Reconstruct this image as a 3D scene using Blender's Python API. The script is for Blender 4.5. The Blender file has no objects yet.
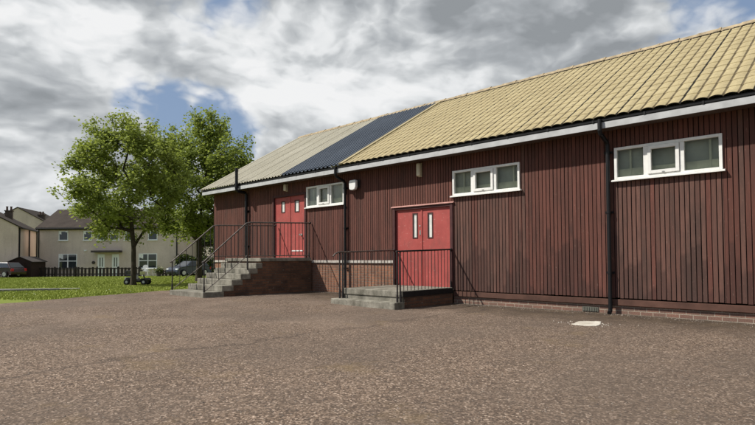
import bpy, bmesh, math, random
from mathutils import Vector, Matrix, noise as mnoise
random.seed(7)
R_ = math.radians
sc = bpy.context.scene
COL = sc.collection

# ------------------------------------------------------------------ camera
F_PX, W_PX = 530.0, 755.0
CAM = Vector((0, -10.91, 1.09))
TH, PI_, RO = R_(46.4), R_(1.8), R_(0.3)
FW = Vector((-math.cos(TH)*math.cos(PI_), math.sin(TH)*math.cos(PI_), math.sin(PI_)))
RT = Vector((math.sin(TH), math.cos(TH), 0))
UP = RT.cross(FW)
RT2 = RT*math.cos(RO) - UP*math.sin(RO)
UP2 = UP*math.cos(RO) + RT*math.sin(RO)
cd = bpy.data.cameras.new('camera'); cam = bpy.data.objects.new('camera', cd); COL.objects.link(cam)
m3 = Matrix((RT2, UP2, -FW)).transposed()
cam.matrix_world = Matrix.Translation(CAM) @ m3.to_4x4()
cd.sensor_width = 36; cd.lens = F_PX/W_PX*36; cd.shift_y = 27.5/755
cd.clip_start = 0.05; cd.clip_end = 3000
sc.camera = cam
FH = Vector((-math.cos(TH), math.sin(TH), 0))          # level forward
VIEW_ROT = math.atan2(RT.y, RT.x)

def P(r, d, z=0.0):
    """r metres to the right, d metres ahead of the viewing spot, height z"""
    v = Vector((CAM.x, CAM.y, 0)) + RT*r + FH*d
    return Vector((v.x, v.y, z))
def lat(px, d): return (px-377.5)/F_PX*d               # sideways metres seen at column px
def smooth(a, b, x):
    t = min(1, max(0, (x-a)/(b-a))); return t*t*(3-2*t)
def gz(d):                                             # lawn falls away to the houses
    if d < 18: return 0.0
    return -0.7*min(1.0, (d-18)/36)
def depth_of(x, y): return (Vector((x, y, 0))-Vector((CAM.x, CAM.y, 0))).dot(FH)
def gxy(x, y): return gz(depth_of(x, y))

# ------------------------------------------------------------------ node helpers
class NT:
    def __init__(s, name, rough=0.8, spec=0.3):
        s.m = bpy.data.materials.new(name); s.m.use_nodes = True
        s.t = s.m.node_tree; s.b = s.t.nodes['Principled BSDF']
        s.b.inputs['Roughness'].default_value = rough
        s.b.inputs['Specular IOR Level'].default_value = spec
    def n(s, kind, **kw):
        nd = s.t.nodes.new(kind)
        for k, v in kw.items(): setattr(nd, k, v)
        return nd
    def put(s, sock, v):
        if isinstance(v, bpy.types.NodeSocket): s.t.links.new(v, sock)
        elif isinstance(v, (tuple, list)) and len(v) == 3 and sock.type == 'RGBA': sock.default_value = (*v, 1)
        else: sock.default_value = v
    def pos(s): return s.n('ShaderNodeNewGeometry').outputs['Position']
    def obj(s): return s.n('ShaderNodeTexCoord').outputs['Object']
    def scale(s, vec, sx, sy, sz):
        m = s.n('ShaderNodeVectorMath', operation='MULTIPLY'); s.put(m.inputs[0], vec); m.inputs[1].default_value = (sx, sy, sz); return m.outputs[0]
    def sep(s, vec):
        m = s.n('ShaderNodeSeparateXYZ'); s.put(m.inputs[0], vec); return m.outputs
    def comb(s, x=0.0, y=0.0, z=0.0):
        m = s.n('ShaderNodeCombineXYZ'); s.put(m.inputs[0], x); s.put(m.inputs[1], y); s.put(m.inputs[2], z); return m.outputs[0]
    def math(s, op, a, b=0.0, clamp=False):
        m = s.n('ShaderNodeMath', operation=op); m.use_clamp = clamp; s.put(m.inputs[0], a); s.put(m.inputs[1], b); return m.outputs[0]
    def noise(s, vec, scale, detail=4, rough=0.55, dist=0.0):
        m = s.n('ShaderNodeTexNoise'); s.put(m.inputs['Vector'], vec); m.inputs['Scale'].default_value = scale
        m.inputs['Detail'].default_value = detail; m.inputs['Roughness'].default_value = rough; m.inputs['Distortion'].default_value = dist
        return m.outputs['Fac']
    def white(s, v, dim='1D'):
        m = s.n('ShaderNodeTexWhiteNoise', noise_dimensions=dim); s.put(m.inputs['W' if dim == '1D' else 'Vector'], v); return m.outputs['Value']
    def vor(s, vec, scale, out='Color', feature='F1', rnd=1.0):
        m = s.n('ShaderNodeTexVoronoi', feature=feature); s.put(m.inputs['Vector'], vec); m.inputs['Scale'].default_value = scale
        m.inputs['Randomness'].default_value = rnd
        return m.outputs[out]
    def ramp(s, fac, stops, interp='LINEAR'):
        m = s.n('ShaderNodeValToRGB'); r = m.color_ramp; r.interpolation = interp
        while len(r.elements) < len(stops): r.elements.new(0.5)
        for e, (p, c) in zip(r.elements, stops):
            e.position = p; e.color = (*c, 1) if isinstance(c, tuple) else (c, c, c, 1)
        s.put(m.inputs[0], fac); return m.outputs[0]
    def mix(s, fac, a, b, mode='MIX'):
        m = s.n('ShaderNodeMix', data_type='RGBA', blend_type=mode); m.clamp_factor = True
        s.put(m.inputs[0], fac); s.put(m.inputs[6], a); s.put(m.inputs[7], b); return m.outputs[2]
    def color(s, c): s.put(s.b.inputs['Base Color'], c)
    def bump(s, h, strength=0.3, dist=0.01):
        m = s.n('ShaderNodeBump'); m.inputs['Strength'].default_value = strength; m.inputs['Distance'].default_value = dist
        s.put(m.inputs['Height'], h); s.t.links.new(m.outputs[0], s.b.inputs['Normal'])

def plain(name, c, rough=0.7, spec=0.3, var=0.18, scale=6.0, metal=0.0, bump=0.0):
    """one colour with worn mottling"""
    k = NT(name, rough, spec); p = k.obj()
    f = k.noise(p, scale, 5, 0.6)
    lo = tuple(x*(1-var) for x in c); hi = tuple(min(1, x*(1+var)) for x in c)
    k.color(k.ramp(f, [(0.3, lo), (0.7, hi)])); k.b.inputs['Metallic'].default_value = metal
    if bump: k.bump(k.noise(p, scale*6, 4, 0.6), bump, 0.01)
    return k.m

# ------------------------------------------------------------------ materials
def cladding_mat(name, lo, hi, dark, streak):
    k = NT(name, 0.85, 0.2); p = k.pos(); s = k.sep(p)
    bid = k.math('FLOOR', k.math('DIVIDE', s[0], 0.084))
    rnd = k.white(bid)
    c = k.ramp(rnd, [(0.0, lo), (0.55, tuple((a+b)/2 for a, b in zip(lo, hi))), (1.0, hi)])
    grain = k.noise(k.scale(p, 60, 60, 3.0), 1.0, 6, 0.65)
    c = k.mix(k.math('MULTIPLY', k.ramp(grain, [(0.35, 0.0), (0.75, 1.0)]), streak), c, dark)
    # patches of bare weathered timber, drifting board by board
    off = k.comb(0.0, 0.0, k.math('MULTIPLY', rnd, 1.5))
    v = k.n('ShaderNodeVectorMath', operation='ADD'); k.put(v.inputs[0], p); k.put(v.inputs[1], off)
    wn = k.noise(k.scale(v.outputs[0], 2.2, 2.2, 0.8), 1.0, 5, 0.6)
    c = k.mix(k.math('MULTIPLY', k.ramp(wn, [(0.46, 0.0), (0.66, 1.0)]), 0.7), c, dark)
    # rising damp: dark tongues climbing from the foot of some boards
    dn = k.noise(k.comb(k.math('MULTIPLY', k.math('FLOOR', k.math('DIVIDE', s[0], 0.084)), 0.16), 0.0, k.math('MULTIPLY', s[2], 0.25)), 1.0, 3, 0.7)
    tong = k.math('SUBTRACT', k.math('MULTIPLY', k.math('SUBTRACT', dn, 0.42), 6.0), k.math('SUBTRACT', s[2], 0.35))
    c = k.mix(k.math('MULTIPLY', k.ramp(tong, [(0.0, 0.0), (0.12, 1.0)]), 0.45), c, (0.040, 0.024, 0.021))
    fl = k.noise(k.scale(p, 40, 40, 11), 1.0, 4, 0.7)
    c = k.mix(k.math('MULTIPLY', k.ramp(fl, [(0.62, 0.0), (0.71, 1.0)]), 0.5), c, (0.27, 0.19, 0.15))
    k.color(c); k.bump(grain, 0.25, 0.004)
    return k.m
M = {}
M['clad_red'] = cladding_mat('red_stained_boards', (0.120, 0.048, 0.036), (0.175, 0.069, 0.052), (0.068, 0.036, 0.029), 0.75)
M['clad_worn'] = cladding_mat('weathered_boards', (0.118, 0.055, 0.042), (0.180, 0.090, 0.069), (0.064, 0.042, 0.035), 0.8)
M['groove'] = plain('board_gap', (0.012, 0.006, 0.005), 0.95)
M['sill_board'] = plain('dark_stained_board', (0.085, 0.042, 0.030), 0.85, var=0.35, scale=3, bump=0.1)

def brick_mat(name, c1, c2, mortar, damp, freq=1.0):
    k = NT(name, 0.9, 0.15); p = k.pos(); s = k.sep(p)
    v = k.comb(k.math('ADD', s[0], s[1]), s[2], 0.0)
    b = k.n('ShaderNodeTexBrick'); k.put(b.inputs['Vector'], v)
    b.offset = 0.5
    for nm, val in (('Scale', 1.0), ('Mortar Size', 0.007), ('Mortar Smooth', 0.2), ('Bias', -0.1), ('Brick Width', 0.225), ('Row Height', 0.075)):
        b.inputs[nm].default_value = val
    b.inputs['Color1'].default_value = (*c1, 1); b.inputs['Color2'].default_value = (*c2, 1); b.inputs['Mortar'].default_value = (*mortar, 1)
    c = b.outputs['Color']
    big = k.noise(p, 2.0, 5, 0.65)
    c = k.mix(k.math('MULTIPLY', k.ramp(big, [(0.45, 0.0), (0.7, 1.0)]), 0.6), c, damp)
    fine = k.noise(p, 45, 5, 0.7)
    c = k.mix(0.5, c, k.ramp(fine, [(0.3, 0.25), (0.7, 0.85)]), 'OVERLAY')
    sp = k.noise(p, 11, 3, 0.6)
    c = k.mix(k.math('MULTIPLY', k.ramp(sp, [(0.66, 0.0), (0.74, 1.0)]), 0.5), c, (0.42, 0.36, 0.30))
    k.color(c)
    k.bump(k.math('ADD', k.math('MULTIPLY', b.outputs['Fac'], -1.0), k.math('MULTIPLY', fine, 0.4)), 0.5, 0.008)
    return k.m
M['brick'] = brick_mat('red_brick', (0.27, 0.125, 0.075), (0.165, 0.085, 0.058), (0.20, 0.16, 0.125), (0.10, 0.066, 0.05))
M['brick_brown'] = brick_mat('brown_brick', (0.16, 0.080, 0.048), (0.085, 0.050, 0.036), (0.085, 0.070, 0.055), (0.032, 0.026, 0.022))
M['brick_low'] = brick_mat('rubbed_low_brick', (0.21, 0.115, 0.085), (0.15, 0.090, 0.070), (0.33, 0.28, 0.22), (0.13, 0.10, 0.08))

def concrete_mat(name, lo, hi, moss):
    k = NT(name, 0.9, 0.2); p = k.pos()
    a = k.noise(p, 3.0, 6, 0.65); f = k.noise(p, 60, 4, 0.7)
    c = k.ramp(a, [(0.3, lo), (0.7, hi)])
    st = k.noise(k.scale(p, 4.5, 4.5, 3.0), 1.0, 6, 0.65)
    c = k.mix(k.math('MULTIPLY', k.ramp(st, [(0.42, 0.0), (0.66, 1.0)]), 0.65), c, moss)
    c = k.mix(0.45, c, k.ramp(f, [(0.3, 0.25), (0.7, 0.8)]), 'OVERLAY')
    k.color(c); k.bump(k.math('ADD', f, k.math('MULTIPLY', a, 2.0)), 0.4, 0.006)
    return k.m
M['concrete'] = concrete_mat('weathered_concrete', (0.145, 0.132, 0.105), (0.31, 0.29, 0.24), (0.052, 0.050, 0.036))
M['concrete_pale'] = concrete_mat('pale_mortar', (0.44, 0.40, 0.34), (0.62, 0.58, 0.51), (0.35, 0.31, 0.25))
M['white_paint'] = plain('white_paint', (0.74, 0.73, 0.69), 0.45, 0.4, var=0.09, scale=9)
M['white_worn'] = concrete_mat('flaking_white_paint', (0.34, 0.31, 0.27), (0.60, 0.57, 0.51), (0.16, 0.11, 0.085))
M['fascia'] = plain('grey_white_fascia', (0.42, 0.425, 0.425), 0.55, 0.35, var=0.16, scale=4)
M['soffit'] = plain('soffit_board', (0.10, 0.07, 0.055), 0.9)
M['gutter'] = plain('black_gutter_plastic', (0.010, 0.010, 0.011), 0.6, 0.25, var=0.3)
M['pipe'] = plain('black_pipe_plastic', (0.007, 0.007, 0.008), 0.5, 0.3, var=0.3)
M['iron'] = plain('dark_iron', (0.022, 0.018, 0.017), 0.6, 0.4, var=0.4, scale=20)
M['rail_worn'] = plain('rubbed_iron', (0.11, 0.092, 0.08), 0.55, 0.4, var=0.5, scale=7, metal=0.3)
M['jamb'] = plain('dark_painted_timber', (0.060, 0.020, 0.019), 0.7, var=0.3)
M['lintel'] = plain('faded_pink_timber', (0.40, 0.215, 0.185), 0.8, var=0.3, scale=5)
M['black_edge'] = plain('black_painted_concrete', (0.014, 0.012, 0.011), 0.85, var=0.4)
M['steel'] = plain('dull_steel', (0.5, 0.5, 0.48), 0.4, 0.5, metal=0.7)
M['cream'] = plain('cream_plastic', (0.56, 0.50, 0.36), 0.5, 0.4, var=0.15)
M['lamp_white'] = plain('pale_lamp_cover', (0.72, 0.72, 0.69), 0.35, 0.5, var=0.06)
M['panel_white'] = plain('frosted_vision_panel', (0.66, 0.65, 0.60), 0.25, 0.5, var=0.12, scale=8)

def door_mat():
    k = NT('faded_red_door_paint', 0.6, 0.35); p = k.pos()
    a = k.noise(p, 2.2, 6, 0.65)
    c = k.ramp(a, [(0.3, (0.30, 0.052, 0.045)), (0.7, (0.40, 0.077, 0.066))])
    v = k.noise(k.scale(p, 30, 30, 2.2), 1.0, 5, 0.65)
    c = k.mix(k.math('MULTIPLY', k.ramp(v, [(0.5, 0.0), (0.75, 1.0)]), 0.55), c, (0.25, 0.06, 0.05))
    gr = k.noise(k.scale(p, 3.5, 3.5, 1.6), 1.0, 6, 0.7)
    c = k.mix(k.math('MULTIPLY', k.ramp(gr, [(0.50, 0.0), (0.70, 1.0)]), 0.55), c, (0.19, 0.060, 0.050))
    sc_ = k.noise(k.scale(p, 9, 9, 26), 1.0, 4, 0.7)
    c = k.mix(k.math('MULTIPLY', k.ramp(sc_, [(0.62, 0.0), (0.70, 1.0)]), 0.55), c, (0.50, 0.25, 0.21))
    k.color(c); k.bump(v, 0.1, 0.003); return k.m
M['door'] = door_mat()

def roof_tile_mat():
    k = NT('ochre_coated_tile_sheet', 0.75, 0.25); p = k.pos(); s = k.sep(p)
    a = k.noise(p, 1.1, 6, 0.65); f = k.noise(p, 26, 5, 0.7)
    cell = k.white(k.comb(k.math('FLOOR', k.math('DIVIDE', s[0], 0.218)), k.math('FLOOR', k.math('DIVIDE', s[1], 0.31)), 0.0), '3D')
    c = k.ramp(a, [(0.3, (0.305, 0.250, 0.135)), (0.7, (0.395, 0.330, 0.185))])
    c = k.mix(k.math('MULTIPLY', cell, 0.28), c, (0.30, 0.235, 0.12))
    c = k.mix(0.4, c, k.ramp(f, [(0.3, 0.3), (0.7, 0.75)]), 'OVERLAY')
    ln = k.noise(p, 7.5, 6, 0.75)
    c = k.mix(k.math('MULTIPLY', k.ramp(ln, [(0.55, 0.0), (0.66, 1.0)]), 0.6), c, (0.17, 0.14, 0.085))
    st = k.noise(k.scale(p, 9, 0.8, 0.8), 1.0, 4, 0.6)
    c = k.mix(k.math('MULTIPLY', k.ramp(st, [(0.5, 0.0), (0.75, 1.0)]), 0.35), c, (0.22, 0.175, 0.10))
    k.color(c); k.bump(f, 0.25, 0.004); return k.m
M['roof_tile'] = roof_tile_mat()
M['roof_lap'] = plain('dirty_tile_channel', (0.135, 0.105, 0.058), 0.95, var=0.3, scale=4)
M['roof_seam'] = plain('lap_dirt_ridge_shade', (0.03, 0.025, 0.018), 0.95, var=0.5, scale=3)  # dirt in the sheet laps, and painted shade under the ridge cap
def sheet_mat(name, lo, hi, dirt):
    k = NT(name, 0.6, 0.3); p = k.pos()
    a = k.noise(k.scale(p, 1.0, 0.5, 0.5), 1.4, 5, 0.6)
    c = k.ramp(a, [(0.3, lo), (0.7, hi)])
    st = k.noise(k.scale(p, 10, 0.6, 0.6), 1.0, 4, 0.6)
    c = k.mix(k.math('MULTIPLY', k.ramp(st, [(0.5, 0.0), (0.72, 1.0)]), 0.5), c, dirt)
    k.color(c); return k.m
M['sheet_beige'] = sheet_mat('beige_profile_sheet', (0.43, 0.40, 0.31), (0.53, 0.495, 0.40), (0.30, 0.27, 0.205))
M['sheet_lap'] = plain('beige_sheet_lap', (0.24, 0.215, 0.16), 0.8)
M['sheet_blue'] = sheet_mat('slate_blue_profile_sheet', (0.082, 0.098, 0.125), (0.12, 0.14, 0.172), (0.055, 0.066, 0.085))
M['ridge'] = plain('weathered_ridge_tile', (0.31, 0.245, 0.155), 0.9, var=0.4, scale=7, bump=0.2)

def asphalt_mat():
    k = NT('reddish_chipped_asphalt', 0.92, 0.15); p = k.pos(); s = k.sep(p)
    flat = k.comb(s[0], s[1], 0.0)
    warp = k.noise(flat, 0.9, 5, 0.65)
    # a patch joint runs out from the wall near x = -6.2
    jx = k.math('SUBTRACT', k.math('ADD', s[0], 6.35), k.math('MULTIPLY', k.math('SUBTRACT', warp, 0.5), 1.6))
    side = k.ramp(k.math('ADD', k.math('MULTIPLY', jx, 2.0), 0.5), [(0.0, 0.0), (1.0, 1.0)])
    big = k.noise(flat, 0.35, 5, 0.6); mid = k.noise(flat, 2.3, 6, 0.65)
    chip = k.vor(flat, 68.0, 'Color'); chv = k.sep(chip)[0]
    chip2 = k.sep(k.vor(flat, 24.0, 'Color'))[1]
    base = k.ramp(mid, [(0.3, (0.1546, 0.1167, 0.0918)), (0.7, (0.2040, 0.1560, 0.1232))])
    stones = k.ramp(chv, [(0.0, (0.0343, 0.0248, 0.0188)), (0.35, (0.1094, 0.0760, 0.0545)), (0.7, (0.1902, 0.1356, 0.0983)), (0.9, (0.2853, 0.2124, 0.1609)), (1.0, (0.4945, 0.3847, 0.3039))])
    rough_c = k.mix(0.9, base, stones)
    rough_c = k.mix(k.math('MULTIPLY', k.ramp(chip2, [(0.76, 0.0), (0.86, 1.0)]), 0.55), rough_c, (0.0680, 0.0499, 0.0395))
    worn = k.math('MULTIPLY', k.ramp(k.noise(flat, 0.55, 5, 0.65, 0.6), [(0.44, 0.0), (0.60, 1.0)]), k.math('SUBTRACT', 1.0, k.math('MULTIPLY', side, 0.75)))
    smooth_c = k.mix(0.5, k.ramp(mid, [(0.3, (0.1669, 0.1251, 0.0964)), (0.7, (0.2349, 0.1786, 0.1395))]), stones)
    c = k.mix(k.math('MULTIPLY', worn, 0.8), rough_c, smooth_c)
    c = k.mix(k.math('MULTIPLY', k.ramp(big, [(0.38, 1.0), (0.56, 0.0)]), 0.50), c, (0.1014, 0.0785, 0.0628))
    # mossy ochre stains
    mo = k.noise(flat, 0.8, 5, 0.7)
    c = k.mix(k.math('MULTIPLY', k.ramp(mo, [(0.58, 0.0), (0.72, 1.0)]), 0.38), c, (0.1978, 0.1370, 0.0640))
    # silt and dirt washed along the foot of the wall
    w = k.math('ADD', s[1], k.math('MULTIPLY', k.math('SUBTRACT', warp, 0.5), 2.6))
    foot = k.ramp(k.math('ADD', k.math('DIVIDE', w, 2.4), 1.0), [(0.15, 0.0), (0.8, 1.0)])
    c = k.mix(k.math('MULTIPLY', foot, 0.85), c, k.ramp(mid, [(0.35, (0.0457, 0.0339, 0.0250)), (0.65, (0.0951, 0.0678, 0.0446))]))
    # ragged dark joint line, broken in places
    ln = k.ramp(k.math('ABSOLUTE', k.math('ADD', jx, k.math('MULTIPLY', k.math('SUBTRACT', mid, 0.5), 0.35))), [(0.0, 1.0), (0.09, 0.0)])
    ln = k.math('MULTIPLY', ln, k.ramp(k.noise(flat, 0.9, 3, 0.6, 0.4), [(0.40, 0.25), (0.55, 1.0)]))
    c = k.mix(k.math('MULTIPLY', ln, 0.6), c, (0.0494, 0.0380, 0.0314))
    k.color(c)
    h = k.math('ADD', k.math('MULTIPLY', chv, k.math('SUBTRACT', 1.0, k.math('MULTIPLY', worn, 0.6))), k.math('MULTIPLY', k.noise(flat, 9, 4, 0.6), 1.5))
    k.bump(h, 0.8, 0.014)
    return k.m
M['asphalt'] = asphalt_mat()
def grass_mat(name, lo, hi, dry):
    k = NT(name, 0.9, 0.15); p = k.pos()
    a = k.noise(p, 0.35, 5, 0.6); f = k.noise(p, 14, 5, 0.7)
    c = k.ramp(a, [(0.3, lo), (0.7, hi)])
    c = k.mix(k.ramp(f, [(0.45, 0.0), (0.75, 0.8)]), c, dry)
    k.color(c); k.bump(f, 0.5, 0.03); return k.m
M['lawn'] = grass_mat('lawn_ground', (0.135, 0.170, 0.028), (0.175, 0.21, 0.038), (0.12, 0.145, 0.025))
def blade_mat():
    k = NT('grass_blade', 0.7, 0.2); p = k.pos()
    a = k.noise(p, 0.5, 5, 0.65); f = k.noise(p, 9, 3, 0.6)
    c = k.ramp(a, [(0.3, (0.265, 0.315, 0.055)), (0.7, (0.34, 0.385, 0.075))])
    c = k.mix(k.ramp(f, [(0.5, 0.0), (0.8, 0.7)]), c, (0.28, 0.31, 0.07))
    k.color(c); return k.m
M['blade'] = blade_mat()
M['daisy'] = plain('daisy_petal', (0.75, 0.75, 0.68), 0.7)
M['path'] = concrete_mat('grey_path_surface', (0.17, 0.165, 0.155), (0.25, 0.245, 0.23), (0.12, 0.12, 0.10))
M['kerb'] = concrete_mat('grey_kerb_concrete', (0.14, 0.14, 0.13), (0.21, 0.205, 0.19), (0.08, 0.08, 0.065))

def leaf_mat(name, a, b, dark, tr=0.45):
    k = NT(name, 0.55, 0.3); p = k.pos()
    f = k.noise(p, 0.8, 4, 0.6); g = k.white(k.comb(*[k.math('FLOOR', k.math('MULTIPLY', q, 7.0)) for q in k.sep(p)]), '3D')
    c = k.ramp(f, [(0.3, a), (0.7, b)]); c = k.mix(k.math('MULTIPLY', g, 0.5), c, dark)
    k.color(c)
    t = k.n('ShaderNodeBsdfTranslucent'); k.put(t.inputs[0], k.mix(0.5, c, (0.32, 0.37, 0.06)))
    mx = k.n('ShaderNodeMixShader'); mx.inputs[0].default_value = tr
    k.t.links.new(k.b.outputs[0], mx.inputs[1]); k.t.links.new(t.outputs[0], mx.inputs[2])
    k.t.links.new(mx.outputs[0], k.t.nodes['Material Output'].inputs[0]); return k.m
M['leaf_fresh'] = leaf_mat('fresh_leaf', (0.225, 0.280, 0.058), (0.305, 0.360, 0.085), (0.15, 0.205, 0.044))
M['leaf_mid'] = leaf_mat('spring_leaf', (0.20, 0.258, 0.052), (0.265, 0.325, 0.075), (0.125, 0.175, 0.04))
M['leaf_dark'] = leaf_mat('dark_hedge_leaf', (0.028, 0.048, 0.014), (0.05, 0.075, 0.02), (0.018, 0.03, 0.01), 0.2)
def bark_mat():
    k = NT('grey_brown_bark', 0.95, 0.1); p = k.pos()
    a = k.noise(k.scale(p, 14, 14, 4), 1.0, 6, 0.7)
    k.color(k.ramp(a, [(0.3, (0.030, 0.025, 0.019)), (0.7, (0.085, 0.072, 0.054))])); k.bump(a, 0.6, 0.02); return k.m
M['bark'] = bark_mat()

def harl_mat(name, c):
    k = NT(name, 0.95, 0.1); p = k.pos()
    a = k.noise(p, 0.5, 5, 0.6); f = k.noise(p, 18, 4, 0.7)
    base = k.ramp(a, [(0.3, tuple(x*0.86 for x in c)), (0.7, tuple(x*1.1 for x in c))])
    st = k.noise(k.scale(p, 3, 3, 0.35), 1.0, 4, 0.6)
    base = k.mix(k.math('MULTIPLY', k.ramp(st, [(0.5, 0.0), (0.75, 1.0)]), 0.35), base, tuple(x*0.62 for x in c))
    k.color(k.mix(0.35, base, k.ramp(f, [(0.3, 0.3), (0.7, 0.75)]), 'OVERLAY')); return k.m
M['harl'] = harl_mat('beige_roughcast', (0.60, 0.495, 0.43))
M['harl_pale'] = harl_mat('pale_roughcast', (0.54, 0.465, 0.41))
def slate_mat():
    k = NT('dark_brown_roof_tile', 0.9, 0.15); t = k.obj(); s = k.sep(t)
    rows = k.math('FRACT', k.math('DIVIDE', s[2], 0.17))
    a = k.noise(t, 1.2, 5, 0.65); f = k.noise(t, 14, 4, 0.7)
    c = k.ramp(a, [(0.3, (0.034, 0.026, 0.022)), (0.7, (0.060, 0.047, 0.039))])
    c = k.mix(k.ramp(f, [(0.5, 0.0), (0.8, 0.6)]), c, (0.085, 0.072, 0.058))
    c = k.mix(k.ramp(rows, [(0.0, 0.7), (0.16, 0.0)]), c, (0.02, 0.017, 0.015))
    k.color(c); k.bump(rows, 0.5, 0.03); return k.m
M['slate'] = slate_mat()
M['chimney'] = plain('chimney_render', (0.085, 0.068, 0.056), 0.95, var=0.3)
M['pot'] = plain('clay_pot', (0.10, 0.065, 0.05), 0.9)
M['shed'] = plain('dark_brown_shed_boards', (0.030, 0.016, 0.013), 0.85, var=0.4, scale=8)
M['fence'] = plain('dark_fence_timber', (0.028, 0.022, 0.019), 0.9, var=0.4, scale=6)
M['canopy'] = plain('dark_canopy', (0.06, 0.05, 0.045), 0.8)
M['white_upvc'] = plain('white_window_plastic', (0.80, 0.80, 0.79), 0.4, 0.45, var=0.05)

def glass_mat(name, tint=(0.02, 0.025, 0.024), fac=0.0):
    """clear pane: fresnel gloss over see-through"""
    k = NT(name); t = k.t
    tr = k.n('ShaderNodeBsdfTransparent'); tr.inputs[0].default_value = (0.90, 0.92, 0.89, 1)
    gl = k.n('ShaderNodeBsdfGlossy'); gl.inputs['Roughness'].default_value = 0.03
    fr = k.n('ShaderNodeFresnel'); fr.inputs[0].default_value = 1.24
    mx = k.n('ShaderNodeMixShader'); t.links.new(fr.outputs[0], mx.inputs[0]); t.links.new(tr.outputs[0], mx.inputs[1]); t.links.new(gl.outputs[0], mx.inputs[2])
    t.links.new(mx.outputs[0], t.nodes['Material Output'].inputs[0]); return k.m
M['glass'] = glass_mat('clear_pane')
def dull_inner():
    k = NT('dusty_olive_blind', 0.9, 0.1); p = k.pos()
    a = k.noise(k.scale(p, 9, 9, 0.9), 1.0, 5, 0.6); b_ = k.noise(p, 2.5, 4, 0.6)
    c = k.ramp(b_, [(0.3, (0.36, 0.36, 0.31)), (0.7, (0.48, 0.48, 0.42))])
    k.color(k.mix(k.ramp(a, [(0.55, 0.0), (0.8, 0.6)]), c, (0.42, 0.41, 0.34))); return k.m
M['blind'] = dull_inner()
M['inner_board'] = plain('cream_inner_board', (0.62, 0.60, 0.47), 0.8, var=0.2, scale=3)
def dark_glass():
    k = NT('dark_house_glass', 0.06, 0.7); k.color((0.035, 0.04, 0.045)); return k.m
M['dark_glass'] = dark_glass()
M['car_grey'] = plain('dark_maroon_car_paint', (0.028, 0.012, 0.014), 0.25, 0.6, var=0.05)
M['car_blue'] = plain('dark_blue_car_paint', (0.030, 0.038, 0.058), 0.25, 0.6, var=0.05)
M['tyre'] = plain('black_tyre', (0.015, 0.015, 0.015), 0.9)
M['rim'] = plain('grey_alloy', (0.45, 0.45, 0.46), 0.35, 0.5, metal=0.8)
M['lens'] = plain('clear_headlamp', (0.7, 0.72, 0.75), 0.1, 0.6)
M['red_lens'] = plain('red_lamp', (0.45, 0.02, 0.02), 0.2, 0.6)
M['plastic_white'] = plain('white_garden_plastic', (0.78, 0.78, 0.76), 0.5)
M['scoot_body'] = plain('dark_scooter_shell', (0.022, 0.022, 0.026), 0.4, 0.5)
M['scoot_pale'] = plain('pale_scooter_panel', (0.62, 0.62, 0.58), 0.5)
M['scoot_yellow'] = plain('pale_yellow_panel', (0.72, 0.74, 0.36), 0.5)
M['flower'] = plain('pale_yellow_flower', (0.75, 0.73, 0.45), 0.7)
M['green_grey'] = plain('green_grey_grille', (0.105, 0.105, 0.085), 0.6)

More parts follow.
